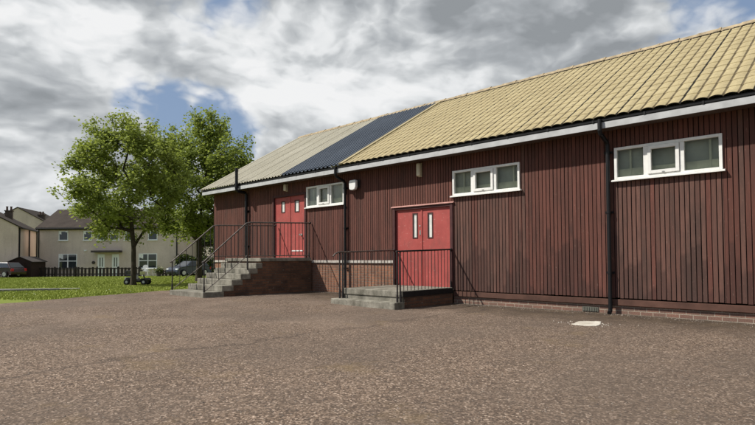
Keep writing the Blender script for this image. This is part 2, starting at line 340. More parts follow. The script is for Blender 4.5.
# ------------------------------------------------------------------ mesh helpers
ORG = {}
class MB:
    def __init__(s): s.v = []; s.f = []; s.mi = []
    def add(s, vs, fs, mi=0):
        o = len(s.v); s.v += [tuple(v) for v in vs]; s.f += [tuple(i+o for i in f) for f in fs]; s.mi += [mi]*len(fs); return s
    def quad(s, a, b, c, d, mi=0): return s.add((a, b, c, d), ((0, 1, 2, 3),), mi)
    def box(s, x0, x1, y0, y1, z0, z1, mi=0):
        vs = [(x, y, z) for z in (z0, z1) for y in (y0, y1) for x in (x0, x1)]
        return s.add(vs, ((0, 2, 3, 1), (4, 5, 7, 6), (0, 1, 5, 4), (2, 6, 7, 3), (0, 4, 6, 2), (1, 3, 7, 5)), mi)
    def tube(s, pts, r, n=8, mi=0, caps=True):
        pts = [Vector(p) for p in pts]; rs = r if isinstance(r, (list, tuple)) else [r]*len(pts)
        vs = []; prev = None
        for i, p in enumerate(pts):
            d = (pts[min(i+1, len(pts)-1)]-pts[max(i-1, 0)]).normalized()
            u = prev if prev else (Vector((0, 0, 1)) if abs(d.z) < 0.9 else Vector((1, 0, 0)))
            u = (u-d*u.dot(d)).normalized(); w = d.cross(u); prev = u
            for j in range(n):
                a = 2*math.pi*j/n; vs.append(p+(u*math.cos(a)+w*math.sin(a))*rs[i])
        fs = [(i*n+j, i*n+(j+1) % n, (i+1)*n+(j+1) % n, (i+1)*n+j) for i in range(len(pts)-1) for j in range(n)]
        if caps: fs += [tuple(range(n))[::-1], tuple(range((len(pts)-1)*n, len(pts)*n))]
        return s.add(vs, fs, mi)
    def prism(s, poly, axis, a, b, mi=0):
        """poly in the two other axes (in order), extruded a..b along axis"""
        n = len(poly)
        def mk(p, t):
            return {0: (t, p[0], p[1]), 1: (p[0], t, p[1]), 2: (p[0], p[1], t)}[axis]
        vs = [mk(p, a) for p in poly]+[mk(p, b) for p in poly]
        fs = [tuple(range(n)), tuple(range(n, 2*n))[::-1]]+[(i, i+n, (i+1) % n+n, (i+1) % n) for i in range(n)]
        return s.add(vs, fs, mi)
    def lathe(s, prof, c, n=16, axis=2, mi=0):
        vs = []
        for r, h in prof:
            for j in range(n):
                a = 2*math.pi*j/n; q = [r*math.cos(a), r*math.sin(a)]
                vs.append({2: (c[0]+q[0], c[1]+q[1], c[2]+h), 1: (c[0]+q[0], c[1]+h, c[2]+q[1]), 0: (c[0]+h, c[1]+q[0], c[2]+q[1])}[axis])
        fs = [(i*n+j, i*n+(j+1) % n, (i+1)*n+(j+1) % n, (i+1)*n+j) for i in range(len(prof)-1) for j in range(n)]
        fs += [tuple(range(n))[::-1], tuple(range((len(prof)-1)*n, len(prof)*n))]
        return s.add(vs, fs, mi)
    def build(s, name, mats, parent=None, origin=None, smooth=False, bevel=0.0, fix=True):
        if not isinstance(mats, (list, tuple)): mats = [mats]
        po = ORG.get(parent.name, Vector()) if parent else Vector()
        if origin is None:
            if parent: origin = po
            else:
                xs = [v[0] for v in s.v]; ys = [v[1] for v in s.v]; zs = [v[2] for v in s.v]
                origin = ((min(xs)+max(xs))/2, (min(ys)+max(ys))/2, min(zs))
        origin = Vector(origin)
        me = bpy.data.meshes.new(name)
        me.from_pydata([(v[0]-origin.x, v[1]-origin.y, v[2]-origin.z) for v in s.v], [], s.f)
        for m in mats: me.materials.append(m)
        me.polygons.foreach_set('material_index', s.mi)
        if fix:
            bm = bmesh.new(); bm.from_mesh(me); bmesh.ops.recalc_face_normals(bm, faces=bm.faces); bm.to_mesh(me); bm.free()
        if smooth: me.polygons.foreach_set('use_smooth', [True]*len(me.polygons))
        me.update()
        o = bpy.data.objects.new(name, me); COL.objects.link(o)
        o.location = origin-po
        if parent: o.parent = parent
        ORG[o.name] = origin
        if bevel:
            b = o.modifiers.new('bevel', 'BEVEL'); b.width = bevel; b.segments = 2; b.limit_method = 'ANGLE'
        return o
def tag(o, label=None, cat=None, group=None, kind=None):
    if label: o['label'] = label
    if cat: o['category'] = cat
    if group: o['group'] = group
    if kind: o['kind'] = kind
    return o
def empty(name, loc, label, cat, group=None, rotz=0.0):
    o = bpy.data.objects.new(name, None); COL.objects.link(o); o.location = loc; o.rotation_euler = (0, 0, rotz)
    o.empty_display_size = 0.2
    ORG[o.name] = Vector() if rotz else Vector(loc)
    return tag(o, label, cat, group)
def lempty(name, loc, label, cat, group=None, rotz=0.0):
    """root whose parts are modelled in its own local frame"""
    o = empty(name, loc, label, cat, group, rotz); ORG[o.name] = Vector(); return o
def copy_tree(o, parent=None):
    c = o.copy(); COL.objects.link(c)
    if parent: c.parent = parent
    for ch in list(o.children): copy_tree(ch, c)
    return c

# ------------------------------------------------------------------ world and sun
SUN = Vector((-0.95, -1.0, 1.45)).normalized()
w = bpy.data.worlds.new('World'); sc.world = w; w.use_nodes = True
class WT(NT):
    def __init__(s, tree): s.t = tree
k = WT(w.node_tree)
for nd in list(k.t.nodes): k.t.nodes.remove(nd)
out = k.n('ShaderNodeOutputWorld')
sky = k.n('ShaderNodeTexSky', sky_type='NISHITA'); sky.sun_disc = False
sky.sun_elevation = math.asin(SUN.z); sky.sun_rotation = math.atan2(SUN.x, SUN.y)
bg1 = k.n('ShaderNodeBackground'); bg1.inputs[1].default_value = 0.078
k.t.links.new(k.mix(0.65, sky.outputs[0], (3.0, 4.1, 6.1)), bg1.inputs[0])
d = k.n('ShaderNodeTexCoord').outputs['Generated']; ds = k.sep(d)
cp = k.comb(ds[0], ds[1], k.math('MULTIPLY', ds[2], 1.9))
wv = k.n('ShaderNodeTexNoise'); k.put(wv.inputs['Vector'], cp); wv.inputs['Scale'].default_value = 5.0; wv.inputs['Detail'].default_value = 4
ad = k.n('ShaderNodeVectorMath', operation='MULTIPLY_ADD'); k.put(ad.inputs[0], wv.outputs['Color']); ad.inputs[1].default_value = (0.12, 0.12, 0.12); k.put(ad.inputs[2], cp)
def shifted(v, o):
    a = k.n('ShaderNodeVectorMath', operation='ADD'); k.put(a.inputs[0], v); a.inputs[1].default_value = o; return a.outputs[0]
def ray(x, y):
    return (FW*F_PX+RT2*(x-W_PX/2)+UP2*(212.5+27.5-y)).normalized()
def lobe(cur, v, width, amp):
    dp = k.n('ShaderNodeVectorMath', operation='DOT_PRODUCT'); k.put(dp.inputs[0], d); dp.inputs[1].default_value = v
    c0 = math.cos(R_(width))
    f = k.math('MULTIPLY', k.math('SUBTRACT', dp.outputs['Value'], c0), 1.0/(1-c0), True)
    return k.math('ADD', cur, k.math('MULTIPLY', f, amp))
p0 = ad.outputs[0]
def billow(v):
    tot = None
    for sc_, am in ((4.2, 0.52), (9.0, 0.27), (19.0, 0.14), (40.0, 0.07)):
        q = k.math('MULTIPLY', k.math('ABSOLUTE', k.math('SUBTRACT', k.noise(v, sc_, 0, 0.5), 0.5)), am*3.2)
        tot = q if tot is None else k.math('ADD', tot, q)
    return tot
def field(v):
    return k.math('ADD', k.math('MULTIPLY', k.noise(v, 2.7, 10, 0.58), 0.62), k.math('MULTIPLY', billow(v), 0.38))
n1 = field(p0); n2 = field(shifted(p0, (-0.014, -0.010, 0.042)))
bank = k.noise(shifted(p0, (3.7, 1.9, 0.0)), 2.6, 4, 0.5)
dens = k.math('ADD', k.math('MULTIPLY', k.math('SUBTRACT', n1, 0.45), 2.2), 0.84)
# breaks in the cloud deck; unseen wide clearing behind the viewer added to deepen shadows
for x, y, wd, am in ((116, 98, 3.6, -0.52), (150, 104, 3.9, -0.47), (185, 122, 4.4, -0.50), (232, 130, 4.6, -0.52), (150, 72, 3, -0.15), (190, -4, 4.0, -0.22), (240, 4, 3.5, -0.26), (745, 16, 7, -0.36), (392, 62, 3.5, -0.22), (660, 25, 5, -0.2),
          (60, 60, 10, 0.10), (310, 80, 8, 0.12), (500, 35, 14, 0.12), (30, 180, 9, 0.10)): dens = lobe(dens, ray(x, y), wd, am)
dens = lobe(dens, Vector((0.05, -0.80, 0.60)).normalized(), 62, -0.75)
cov = k.ramp(dens, [(0.24, 0.0), (0.58, 1.0)], 'EASE')
lit = k.math('MULTIPLY', k.math('SUBTRACT', n1, n2), 3.1)
edge = k.ramp(dens, [(0.42, 0.22), (0.70, 0.0)])
lev = k.math('ADD', 0.43, lit)
lev = k.math('ADD', lev, k.math('MULTIPLY', k.math('SUBTRACT', bank, 0.5), 1.6))
lev = k.math('ADD', lev, edge)
for x, y, wd, am in ((20, 88, 6, -0.26), (70, 104, 5, -0.22), (50, 30, 9, 0.22), (110, 62, 5, 0.18), (20, 160, 8, 0.26), (60, 175, 7, 0.22), (290, 40, 9, 0.06), (520, 14, 10, -0.24), (430, 100, 8, 0.22), (360, 120, 7, 0.2), (620, 50, 7, -0.06), (270, 100, 5, 0.16)): lev = lobe(lev, ray(x, y), wd, am)
ccol = k.ramp(lev, [(0.0, (0.25, 0.268, 0.285)), (0.28, (0.345, 0.365, 0.385)), (0.52, (0.475, 0.495, 0.51)), (0.78, (0.67, 0.685, 0.695)), (1.0, (0.76, 0.765, 0.77))])
hz = k.ramp(ds[2], [(0.0, 1.0), (0.20, 0.0)])
ccol = k.mix(k.math('MULTIPLY', hz, 0.35), ccol, (0.64, 0.66, 0.68))
bg2 = k.n('ShaderNodeBackground'); k.t.links.new(ccol, bg2.inputs[0]); bg2.inputs[1].default_value = 1.0
mx = k.n('ShaderNodeMixShader'); k.t.links.new(cov, mx.inputs[0]); k.t.links.new(bg1.outputs[0], mx.inputs[1]); k.t.links.new(bg2.outputs[0], mx.inputs[2])
k.t.links.new(mx.outputs[0], out.inputs[0])
ld = bpy.data.lights.new('sun', 'SUN'); ld.energy = 5.0; ld.angle = R_(0.9); ld.color = (1.0, 0.955, 0.88)
sun = bpy.data.objects.new('sun', ld); COL.objects.link(sun); sun.rotation_euler = SUN.to_track_quat('Z', 'Y').to_euler(); sun.location = (-20, -20, 40)
vs_ = sc.view_settings; vs_.view_transform = 'Standard'; vs_.look = 'None'; vs_.exposure = 0.22; vs_.gamma = 1

# ------------------------------------------------------------------ ground
def asph_z(x, y): return 0.004-0.075*smooth(-13.3, -8.0, x)+0.012*mnoise.noise(Vector((x*0.35, y*0.35, 0)))
EDGE = [(-60, -6.0), (-30, -10.5), (-16, -13.0), (-12, -14.4), (-7.92, -15.39), (-5.77, -16.26), (-2.87, -17.3), (-1.0, -17.9), (0.02, -18.1)]
def edge_x(y):
    for (y0, x0), (y1, x1) in zip(EDGE, EDGE[1:]):
        if y <= y1: return x0+(x1-x0)*(y-y0)/(y1-y0)
    return EDGE[-1][1]
b = MB()
N = 90
def tc(i):                                              # dense near, sparse far
    t = i/N*2-1; return math.copysign(abs(t)**2.6*600+abs(t)*40, t)
vs = []
for j in range(N+1):
    for i in range(N+1):
        x, y = -14+tc(i), 2+tc(j)
        z = gxy(x, y)-0.03
        if x > edge_x(min(y, 0))-0.3 and x < 30 and y < 12: z -= 0.12
        vs.append((x, y, z))
b.add(vs, [(j*(N+1)+i, j*(N+1)+i+1, (j+1)*(N+1)+i+1, (j+1)*(N+1)+i) for j in range(N) for i in range(N)])
tag(b.build('ground', M['lawn'], origin=(0, 0, 0), smooth=True), kind='structure')
b = MB(); rows = []
ys = [-60+i*2 for i in range(20)]+[-20+i*0.2 for i in range(101)]
for y in ys:
    e = edge_x(y)+0.16*mnoise.noise(Vector((y*1.3, 3, 0)))+0.07*mnoise.noise(Vector((y*5.1, 9, 0)))
    row = []
    for i in range(61):
        t = i/60; x = e+(18-e)*t
        row.append((x, y, asph_z(x, y)))
    rows.append(row)
b.add([v for r in rows for v in r], [(j*61+i, j*61+i+1, (j+1)*61+i+1, (j+1)*61+i) for j in range(len(ys)-1) for i in range(60)])
tag(b.build('asphalt_yard', M['asphalt'], origin=(0, 0, 0), smooth=True), kind='structure')
# narrow footpath crossing the lawn on the left
b = MB(); kb = MB()
for q in range(14):
    t0, t1 = q/14, (q+1)/14
    def pt(t, off):
        px = -60+140*t; dd = 17.3+off+1.6*t+0.6*t*t
        p = P(lat(px, dd), dd); p.z = gz(dd)+0.012+0.03*(1-t); return p
    b.quad(pt(t0, 0), pt(t1, 0), pt(t1, 1.25*(1-t1*0.55)), pt(t0, 1.25*(1-t0*0.55)))
    if q < 12:
        a0, a1, c0, c1 = pt(t0, -0.02), pt(t1, -0.02), pt(t0, -0.14), pt(t1, -0.14)
        for v in (a0, a1, c0, c1): v.z += 0.012
        dn = Vector((0, 0, 0.14))
        kb.add([a0, a1, c1, c0, a0-dn, a1-dn, c1-dn, c0-dn], [(0, 1, 2, 3), (3, 2, 6, 7), (0, 4, 5, 1), (0, 3, 7, 4), (1, 5, 6, 2)])
tag(b.build('footpath', M['path'], origin=(0, 0, 0)), kind='structure')
tag(kb.build('path_kerb', M['kerb'], origin=(0, 0, 0)), kind='structure')
# grass blades and daisies
b = MB(); dz = MB(); rg = random.Random(3)
cnt = 0
while cnt < 38000:
    dd = 14.5*(52/14.5)**rg.random(); px = rg.uniform(-70, 225)
    p = P(lat(px, dd), dd)
    ex = edge_x(min(p.y, 0))
    if p.y < 0.5 and p.x > ex-0.02+0.2*mnoise.noise(Vector((p.y*1.3, 3, 0))): continue
    if p.x > -19.8 and p.y > -0.3: continue
    if px < 80 and 17.15+1.6*((px+60)/140) < dd < 18.6+1.6*((px+60)/140): continue
    cnt += 1
    z = gz(dd)-0.032
    for _ in range(3):
        h = rg.uniform(0.02, 0.048)*(1.3 if dd < 18 else 1.0); a = rg.random()*6.28; wd = 0.010+0.0006*dd
        q = Vector((p.x+rg.gauss(0, 0.05), p.y+rg.gauss(0, 0.05), z)); u = Vector((math.cos(a), math.sin(a), 0))*wd
        lean = Vector((rg.gauss(0, 0.4), rg.gauss(0, 0.4), 1))*h
        b.add((q-u, q+u, q+lean), ((0, 1, 2),))
    if dd < 18 and rg.random() < 0.006 or rg.random() < 0.0008:
        q = Vector((p.x, p.y, z+0.075)); r = rg.uniform(0.012, 0.022)
        dz.add([q+Vector((math.cos(j*1.047)*r, math.sin(j*1.047)*r, 0.004*(j % 2))) for j in range(6)], [(0, 1, 2, 3, 4, 5)])
tag(b.build('grass', M['blade'], origin=(0, 0, 0), fix=False), kind='stuff', label='short green mown grass of the lawn beyond the asphalt', cat='grass')
tag(dz.build('daisies', M['daisy'], origin=(0, 0, 0), fix=False), kind='stuff', label='tiny white daisies scattered through the lawn edge', cat='flowers')
# loose chippings on the yard
b = MB()
for _ in range(2600):
    dd = 3.0*(15/3.0)**rg.random(); px = rg.uniform(-40, 800); p = P(lat(px, dd), dd)
    if p.y > -0.05 or p.x < edge_x(p.y)+0.2: continue
    if -15.4 < p.x < -13.2 and p.y > -3.9 or -9.9 < p.x < -7.7 and p.y > -2.3: continue
    r = rg.uniform(0.004, 0.011); z = asph_z(p.x, p.y)
    a = rg.random()*6.28; c, s = math.cos(a)*r, math.sin(a)*r
    b.add([(p.x+c, p.y+s, z), (p.x-s, p.y+c, z), (p.x-c, p.y-s, z), (p.x+s, p.y-c, z), (p.x+c*.3, p.y+s*.3, z+r*rg.uniform(.6, 1.1))], [(0, 1, 4), (1, 2, 4), (2, 3, 4), (3, 0, 4)])
for _ in range(1500):
    x = random.uniform(-13.2, 1.5); y = -abs(random.gauss(0, 0.22))-0.005
    if -9.95 < x < -7.65: continue
    r = random.uniform(0.004, 0.014); z = asph_z(x, y); a = random.random()*6.28; c, s = math.cos(a)*r, math.sin(a)*r
    b.add([(x+c, y+s, z), (x-s, y+c, z), (x-c, y-s, z), (x+s, y-c, z), (x+c*.3, y+s*.3, z+r*random.uniform(.5, 1.2))], [(0, 1, 4), (1, 2, 4), (2, 3, 4), (3, 0, 4)])
M['chips'] = plain('loose_chips', (0.17, 0.14, 0.115), 0.9, var=0.6, scale=3)
tag(b.build('loose_chippings', M['chips'], origin=(0, 0, 0)), kind='stuff', label='loose stone chippings lying on the asphalt yard', cat='gravel')

# ------------------------------------------------------------------ the timber hall
HALL = empty('timber_hall', (-8, 4.5, 0), 'long single-storey hall clad in dark red vertical boards under an ochre, blue and beige roof', 'hall')
XL, XR = -19.5, 4.0
D1 = (-15.42, -13.62, 1.06, 3.22); D2 = (-9.75, -7.80, 0.30, 2.43)
W1 = (-13.56, -11.76, 2.675, 3.365); W2 = (-7.76, -5.91, 2.575, 3.22); W3 = (-3.83, -1.99, 2.565, 3.23)
OPEN = [D1, D2, W1, W2, W3]
ZL, ZR, ZT = 0.99, 0.25, 3.62
def cladding(x0, x1, zb, name):
    b = MB(); rb = random.Random(int(-x0*10)); kx = math.floor(x0/0.084)
    cuts = sorted({o[i] for o in OPEN for i in (0, 1)})
    x = x0
    while x < x1-1e-4:
        nx = min((kx+1)*0.084, x1); kx += 1
        if nx-x < 1e-4: continue
        jit = rb.uniform(-0.002, 0.002); zj = rb.uniform(-0.006, 0.006)
        worn = any(o[0]-0.2 < x < o[1]+0.25 for o in (W2, W3)) and rb.random() < 0.9 or rb.random() < 0.05
        segs = [x]+[c for c in cuts if x+1e-3 < c < nx-1e-3]+[nx]
        for a, c in zip(segs, segs[1:]):
            mid = (a+c)/2
            iv = [(zb+zj, ZT)]
            for o in OPEN:
                if o[0] < mid < o[1]:
                    niv = []
                    for lo, hi in iv:
                        if o[2] > lo: niv.append((lo, min(hi, o[2])))
                        if o[3] < hi: niv.append((max(lo, o[3]), hi))
                    iv = niv
            gw = 0.0052+rb.uniform(-0.0012, 0.0018); g0 = gw if a == x else 0.0; g1 = gw if c == nx else 0.0
            for lo, hi in iv:
                low_worn = worn and hi < 3.0 or (worn and lo < 1.5 and hi > 3.0 and rb.random() < 0.3)
                mi = 1 if low_worn else 0
                y = jit; e = 0.005
                b.quad((a+g0+e, y, lo), (c-g1-e, y, lo), (c-g1-e, y, hi), (a+g0+e, y, hi), mi)
                b.quad((a+g0, y+e, lo), (a+g0+e, y, lo), (a+g0+e, y, hi), (a+g0, y+e, hi), mi)
                b.quad((c-g1-e, y, lo), (c-g1, y+e, lo), (c-g1, y+e, hi), (c-g1-e, y, hi), mi)
                b.quad((a+g0, y+e, lo), (a+g0, y+e, hi), (a+g0, 0.024, hi), (a+g0, 0.024, lo), 2)
                b.quad((c-g1, y+e, hi), (c-g1, y+e, lo), (c-g1, 0.024, lo), (c-g1, 0.024, hi), 2)
                b.quad((a+g0, y+e, lo), (a+g0, 0.024, lo), (c-g1, 0.024, lo), (c-g1, y+e, lo), 2)
                b.quad((a-0.001, 0.024, lo), (c+0.001, 0.024, lo), (c+0.001, 0.024, hi), (a-0.001, 0.024, hi), 2)
        x = nx
    return b.build(name, [M['clad_red'], M['clad_worn'], M['groove']], HALL, fix=False)
cladding(XL, -9.75, ZL, 'board_cladding')
cladding(-9.75, -7.80, 2.43, 'board_cladding')
cladding(-7.80, XR, ZR, 'board_cladding')
# plinths, sill boards
b = MB(); b.box(XL, -9.75, 0.03, 0.25, -0.4, 0.905); b.build('brick_plinth', M['brick'], HALL)
b = MB(); b.box(XL, -9.78, -0.015, 0.2, 0.907, 0.985); o = b.build('painted_sill_band', M['white_worn'], HALL, bevel=0.006); o['label'] = 'flaking white sill band'
b = MB(); b.box(-7.80, XR, 0.045, 0.25, -0.4, 0.10); b.build('brick_plinth', M['brick_low'], HALL)
b = MB(); b.box(-7.78, XR, -0.006, 0.2, 0.102, 0.222); b.build('sill_board', M['sill_board'], HALL, bevel=0.006)
b = MB(); b.box(-4.55, -4.22, 0.03, 0.045, -0.055, 0.04)
for i in range(6): b.box(-4.53+i*0.05, -4.50+i*0.05, 0.022, 0.0295, -0.045, 0.03)
b.build('air_brick', M['green_grey'], HALL)
# rest of the shell: back and end walls
b = MB()
b.box(XL, XL+0.15, 0.10, 9.0, ZL, ZT); b.box(XR-0.15, XR, 0.10, 9.0, ZL, ZT); b.box(XL, XR, 8.9, 9.05, ZL, ZT)
for x in (XL, XR-0.15): b.prism([(0.10, ZT), (9.0, ZT), (4.5, 6.5)], 0, x, x+0.15)
b.build('end_wall', M['clad_red'], HALL)
b = MB(); b.box(XL, XR, 8.88, 9.1, -0.6, ZL); b.box(XL, XL+0.2, 0.26, 8.87, -0.6, ZL); b.box(XR-0.2, XR, 0.26, 8.87, -0.6, ZL); b.build('brick_plinth', M['brick'], HALL)
# roof sheets
EY, EZ, RY, RZ = -0.455, 3.785, 4.5, 6.69
SL = math.hypot(RY-EY, RZ-EZ); UX = Vector((0, (RY-EY)/SL, (RZ-EZ)/SL)); UN = Vector((0, -(RZ-EZ)/SL, (RY-EY)/SL))
def roof_pt(x, s, h): return Vector((x, EY, EZ))+UX*s+UN*h
def wave_sheet(x0, x1, prof, cols, rowsS, name, mats, seam=None, th=0.03):
    """prof(x) height; rowsS list of (s, extra height)"""
    b = MB(); n = len(cols)
    rowsS = [(r + (1.0,))[:3] for r in rowsS]
    vs = [roof_pt(x, s, prof(x)*a+e) for s, e, a in rowsS for x in cols]
    fs = []; mi = []
    base = len(b.v)
    for j in range(len(rowsS)-1):
        for i in range(n-1):
            fs.append((j*n+i, j*n+i+1, (j+1)*n+i+1, (j+1)*n+i)); mi.append(int(seam(i)) if seam else 0)
    b.v += vs; b.f += fs; b.mi += mi
    # lower lip gives the sheet a visible thickness
    A0 = rowsS[0][2]
    b.add([roof_pt(x, rowsS[0][0], prof(x)*A0+rowsS[0][1]) for x in cols]+[roof_pt(x, rowsS[0][0], prof(x)*A0+rowsS[0][1]-0.016) for x in cols], [(i, i+1, n+i+1, n+i) for i in range(n-1)], 1 if len(mats) > 1 else 0)
    return b.build(name, mats, HALL, fix=False, smooth=False)
XB1, XB2 = -14.3, -11.45
# ochre pan-tile sheets
WP = 0.218
def panprof(x):
    t = ((x-XB2)/WP) % 1.0
    return 0.0105*math.sin(math.pi*t/0.80)**0.9 if 0 < t < 0.80 else -0.012*math.sin(math.pi*(t-0.80)/0.20)
cols = []; x = XB2; i = 0; seam_idx = set(); lap_idx = set()
while x < XR+0.2:
    for tt in (0.0, 0.08, 0.2, 0.36, 0.52, 0.68, 0.80, 0.90):
        if tt == 0.80 or tt == 0.90: (seam_idx if i % 5 == 0 else lap_idx).add(len(cols))
        cols.append(x+tt*WP)
    x += WP; i += 1
rowsS = []
ns = 14
for j in range(ns):
    s0, s1 = SL*j/ns, SL*(j+1)/ns
    rowsS += [(s0, 0.011, 1.8 if j == 0 else 1.0), (s0+(s1-s0)*0.5, 0.0055, 1.0), (s1-0.004, 0.0, 1.0)]
o = wave_sheet(XB2, XR, panprof, cols, rowsS, 'tile_roof_sheet', [M['roof_tile'], M['roof_seam'], M['roof_lap']], lambda i: 1 if i in seam_idx else 2 if i in lap_idx else 0)
o['label'] = 'ochre pan-tile profile roof covering'
def boxprof(p, h):
    def f(x):
        t = (x/p) % 1.0
        return h*(0 if t < 0.5 else (t-0.5)/0.12 if t < 0.62 else 1 if t < 0.88 else (1-t)/0.12)
    return f
def box_cols(x0, x1, p):
    c = {x0, x1}; n0 = math.floor(x0/p)
    while n0*p < x1:
        for tt in (0, 0.5, 0.62, 0.88):
            v = (n0+tt)*p
            if x0 < v < x1: c.add(v)
        n0 += 1
    return sorted(c)
o = wave_sheet(0, 0, boxprof(0.17, 0.028), box_cols(-19.66, XB1, 0.17), [(0, 0), (SL*0.5, 0.0), (SL*0.5+0.003, -0.004), (SL, -0.004)], 'profile_roof_sheet', [M['sheet_beige'], M['sheet_lap'], M['sheet_lap']], lambda i: i % 24 == 3); o['label'] = 'beige profiled roof sheets'
o = wave_sheet(0, 0, boxprof(0.19, 0.045), box_cols(XB1, XB2, 0.19), [(0, 0.006), (SL, 0.006)], 'profile_roof_sheet', [M['sheet_blue']]); o['label'] = 'slate blue profiled roof sheets'
b = MB()   # cover strip where the tiles meet the blue sheets
b.add([roof_pt(XB2-0.07, 0, 0.01), roof_pt(XB2-0.06, 0, 0.05), roof_pt(XB2+0.10, 0, 0.05), roof_pt(XB2+0.10, 0, 0.01), roof_pt(XB2-0.07, SL, 0.01), roof_pt(XB2-0.06, SL, 0.05), roof_pt(XB2+0.10, SL, 0.05), roof_pt(XB2+0.10, SL, 0.01)], [(0, 1, 5, 4), (1, 2, 6, 5), (2, 3, 7, 6), (0, 3, 2, 1)])
b.build('roof_edge_strip', M['roof_tile'], HALL)
b = MB()   # rear slope
b.quad((-19.66, 2*RY-EY, EZ), (XR+0.2, 2*RY-EY, EZ), (XR+0.2, RY, RZ), (-19.66, RY, RZ)); b.build('rear_roof_sheet', M['sheet_beige'], HALL)
b = MB(); x = -19.68; q = 0
while x < XR+0.2:
    L = 0.47; x2 = min(x+L, XR+0.25); up = 0.008*(q % 2)+random.uniform(0, 0.006); wl = 0.15
    for sgn in (-1, 1):
        pass
    prof = [(RY-wl, RZ-0.052+up), (RY-0.07, RZ+0.022+up), (RY-0.03, RZ+0.05+up), (RY+0.03, RZ+0.05+up), (RY+0.07, RZ+0.022+up), (RY+wl, RZ-0.052+up), (RY+wl, RZ-0.07+up), (RY, RZ+0.0+up), (RY-wl, RZ-0.07+up)]
    b.prism(prof, 0, x, x2-0.006)
    b.prism([(RY-0.165, RZ-0.062+up), (RY-0.075, RZ+0.034+up), (RY-0.03, RZ+0.062+up), (RY+0.03, RZ+0.062+up), (RY+0.075, RZ+0.034+up), (RY+0.165, RZ-0.062+up), (RY, RZ+0.01+up)], 0, x2-0.05, x2)
    x = x2; q += 1
b.build('ridge_cap', M['ridge'], HALL)
b = MB(); xs = []; x = XB2
while x < XR:
    xs += [(x+0.02, 0.004), (x+0.03, 0.032), (x+0.135, 0.032), (x+0.145, 0.004)]; x += WP
n = len(xs)
b.add([roof_pt(u, SL-0.225, -0.01) for u, h in xs]+[roof_pt(u, SL-0.225, h) for u, h in xs]+[roof_pt(u, SL-0.10, h) for u, h in xs], [(i, i+1, n+i+1, n+i) for i in range(n-1)]+[(n+i, n+i+1, 2*n+i+1, 2*n+i) for i in range(n-1)])
b.build('ridge_gap_shade', M['roof_seam'], HALL)  # dark notched strip painted in for the shadowed gaps under the cap
b = MB(); b.add([roof_pt(-19.70, 0, -0.09), roof_pt(-19.70, SL, -0.09), roof_pt(-19.70, SL, 0.035), roof_pt(-19.70, 0, 0.035), roof_pt(-19.64, 0, -0.09), roof_pt(-19.64, SL, -0.09), roof_pt(-19.64, SL, 0.035), roof_pt(-19.64, 0, 0.035)], [(0, 1, 2, 3), (4, 7, 6, 5), (3, 2, 6, 7), (0, 4, 5, 1), (0, 3, 7, 4), (1, 5, 6, 2)])
b.build('verge_trim', M['sheet_beige'], HALL)
b = MB(); b.box(-19.68, XR+0.2, -0.42, -0.395, 3.573, 3.692); b.build('fascia', M['fascia'], HALL)
b = MB(); b.box(-19.66, XR+0.2, -0.394, 0.15, 3.60, 3.625); b.build('soffit', M['soffit'], HALL)
b = MB()
prof = [(-0.30, 3.765), (-0.30, 3.72), (-0.32, 3.700), (-0.40, 3.698), (-0.424, 3.715), (-0.428, 3.762), (-0.420, 3.762), (-0.414, 3.72), (-0.39, 3.708), (-0.33, 3.710), (-0.31, 3.725), (-0.31, 3.765)]
b.prism(prof, 0, -19.74, XR+0.3)
x = -19.3
while x < XR+0.3:
    b.box(x, x+0.035, -0.433, -0.4285, 3.70, 3.758); x += 0.95
b.build('gutter', M['gutter'], HALL)
def downpipe(px, zb, shoe):
    b = MB(); r = 0.041
    pts = [(px, -0.462, 3.70), (px, -0.462, 3.53), (px, -0.43, 3.47), (px, -0.12, 3.36), (px, -0.075, 3.30), (px, -0.075, zb+0.10)]
    if shoe: pts += [(px, -0.09, zb+0.05), (px+0.02, -0.19, zb+0.02)]
    b.tube(pts, r, 10); b.tube([(px, -0.462, 3.75), (px, -0.462, 3.66)], 0.038, 10)
    o = b.build('downpipe', M['pipe'], HALL, origin=(px, -0.075, zb), smooth=False)
    for z in (3.15, 1.95, 0.75):
        if z < zb+0.2: continue
        c = MB(); c.tube([(px, -0.075, z-0.02), (px, -0.075, z+0.02)], 0.049, 10); c.box(px-0.08, px+0.075, -0.03, -0.004, z-0.02, z+0.02); c.build('bracket', M['pipe'], o)
    return o
downpipe(-3.94, -0.06, True); downpipe(-11.66, 0.0, True)
b = MB(); px = -17.0
b.tube([(px, -0.09, 0.0), (px, -0.09, 3.42), (px, -0.14, 3.475), (px, -0.46, 3.50), (px, -0.50, 3.54), (px, -0.50, 4.33)], 0.056, 12)
b.tube([(px, -0.50, 4.22), (px, -0.50, 4.34)], 0.064, 12); b.tube([(px, -0.50, 3.62), (px, -0.50, 3.74)], 0.066, 12)
o = b.build('soil_stack', M['pipe'], HALL, origin=(px, -0.09, 0))
for z in (1.5, 2.8):
    c = MB(); c.tube([(px, -0.09, z-0.03), (px, -0.09, z+0.03)], 0.064, 12); c.box(px-0.09, px+0.09, -0.03, -0.004, z-0.025, z+0.025); c.build('bracket', M['pipe'], o)

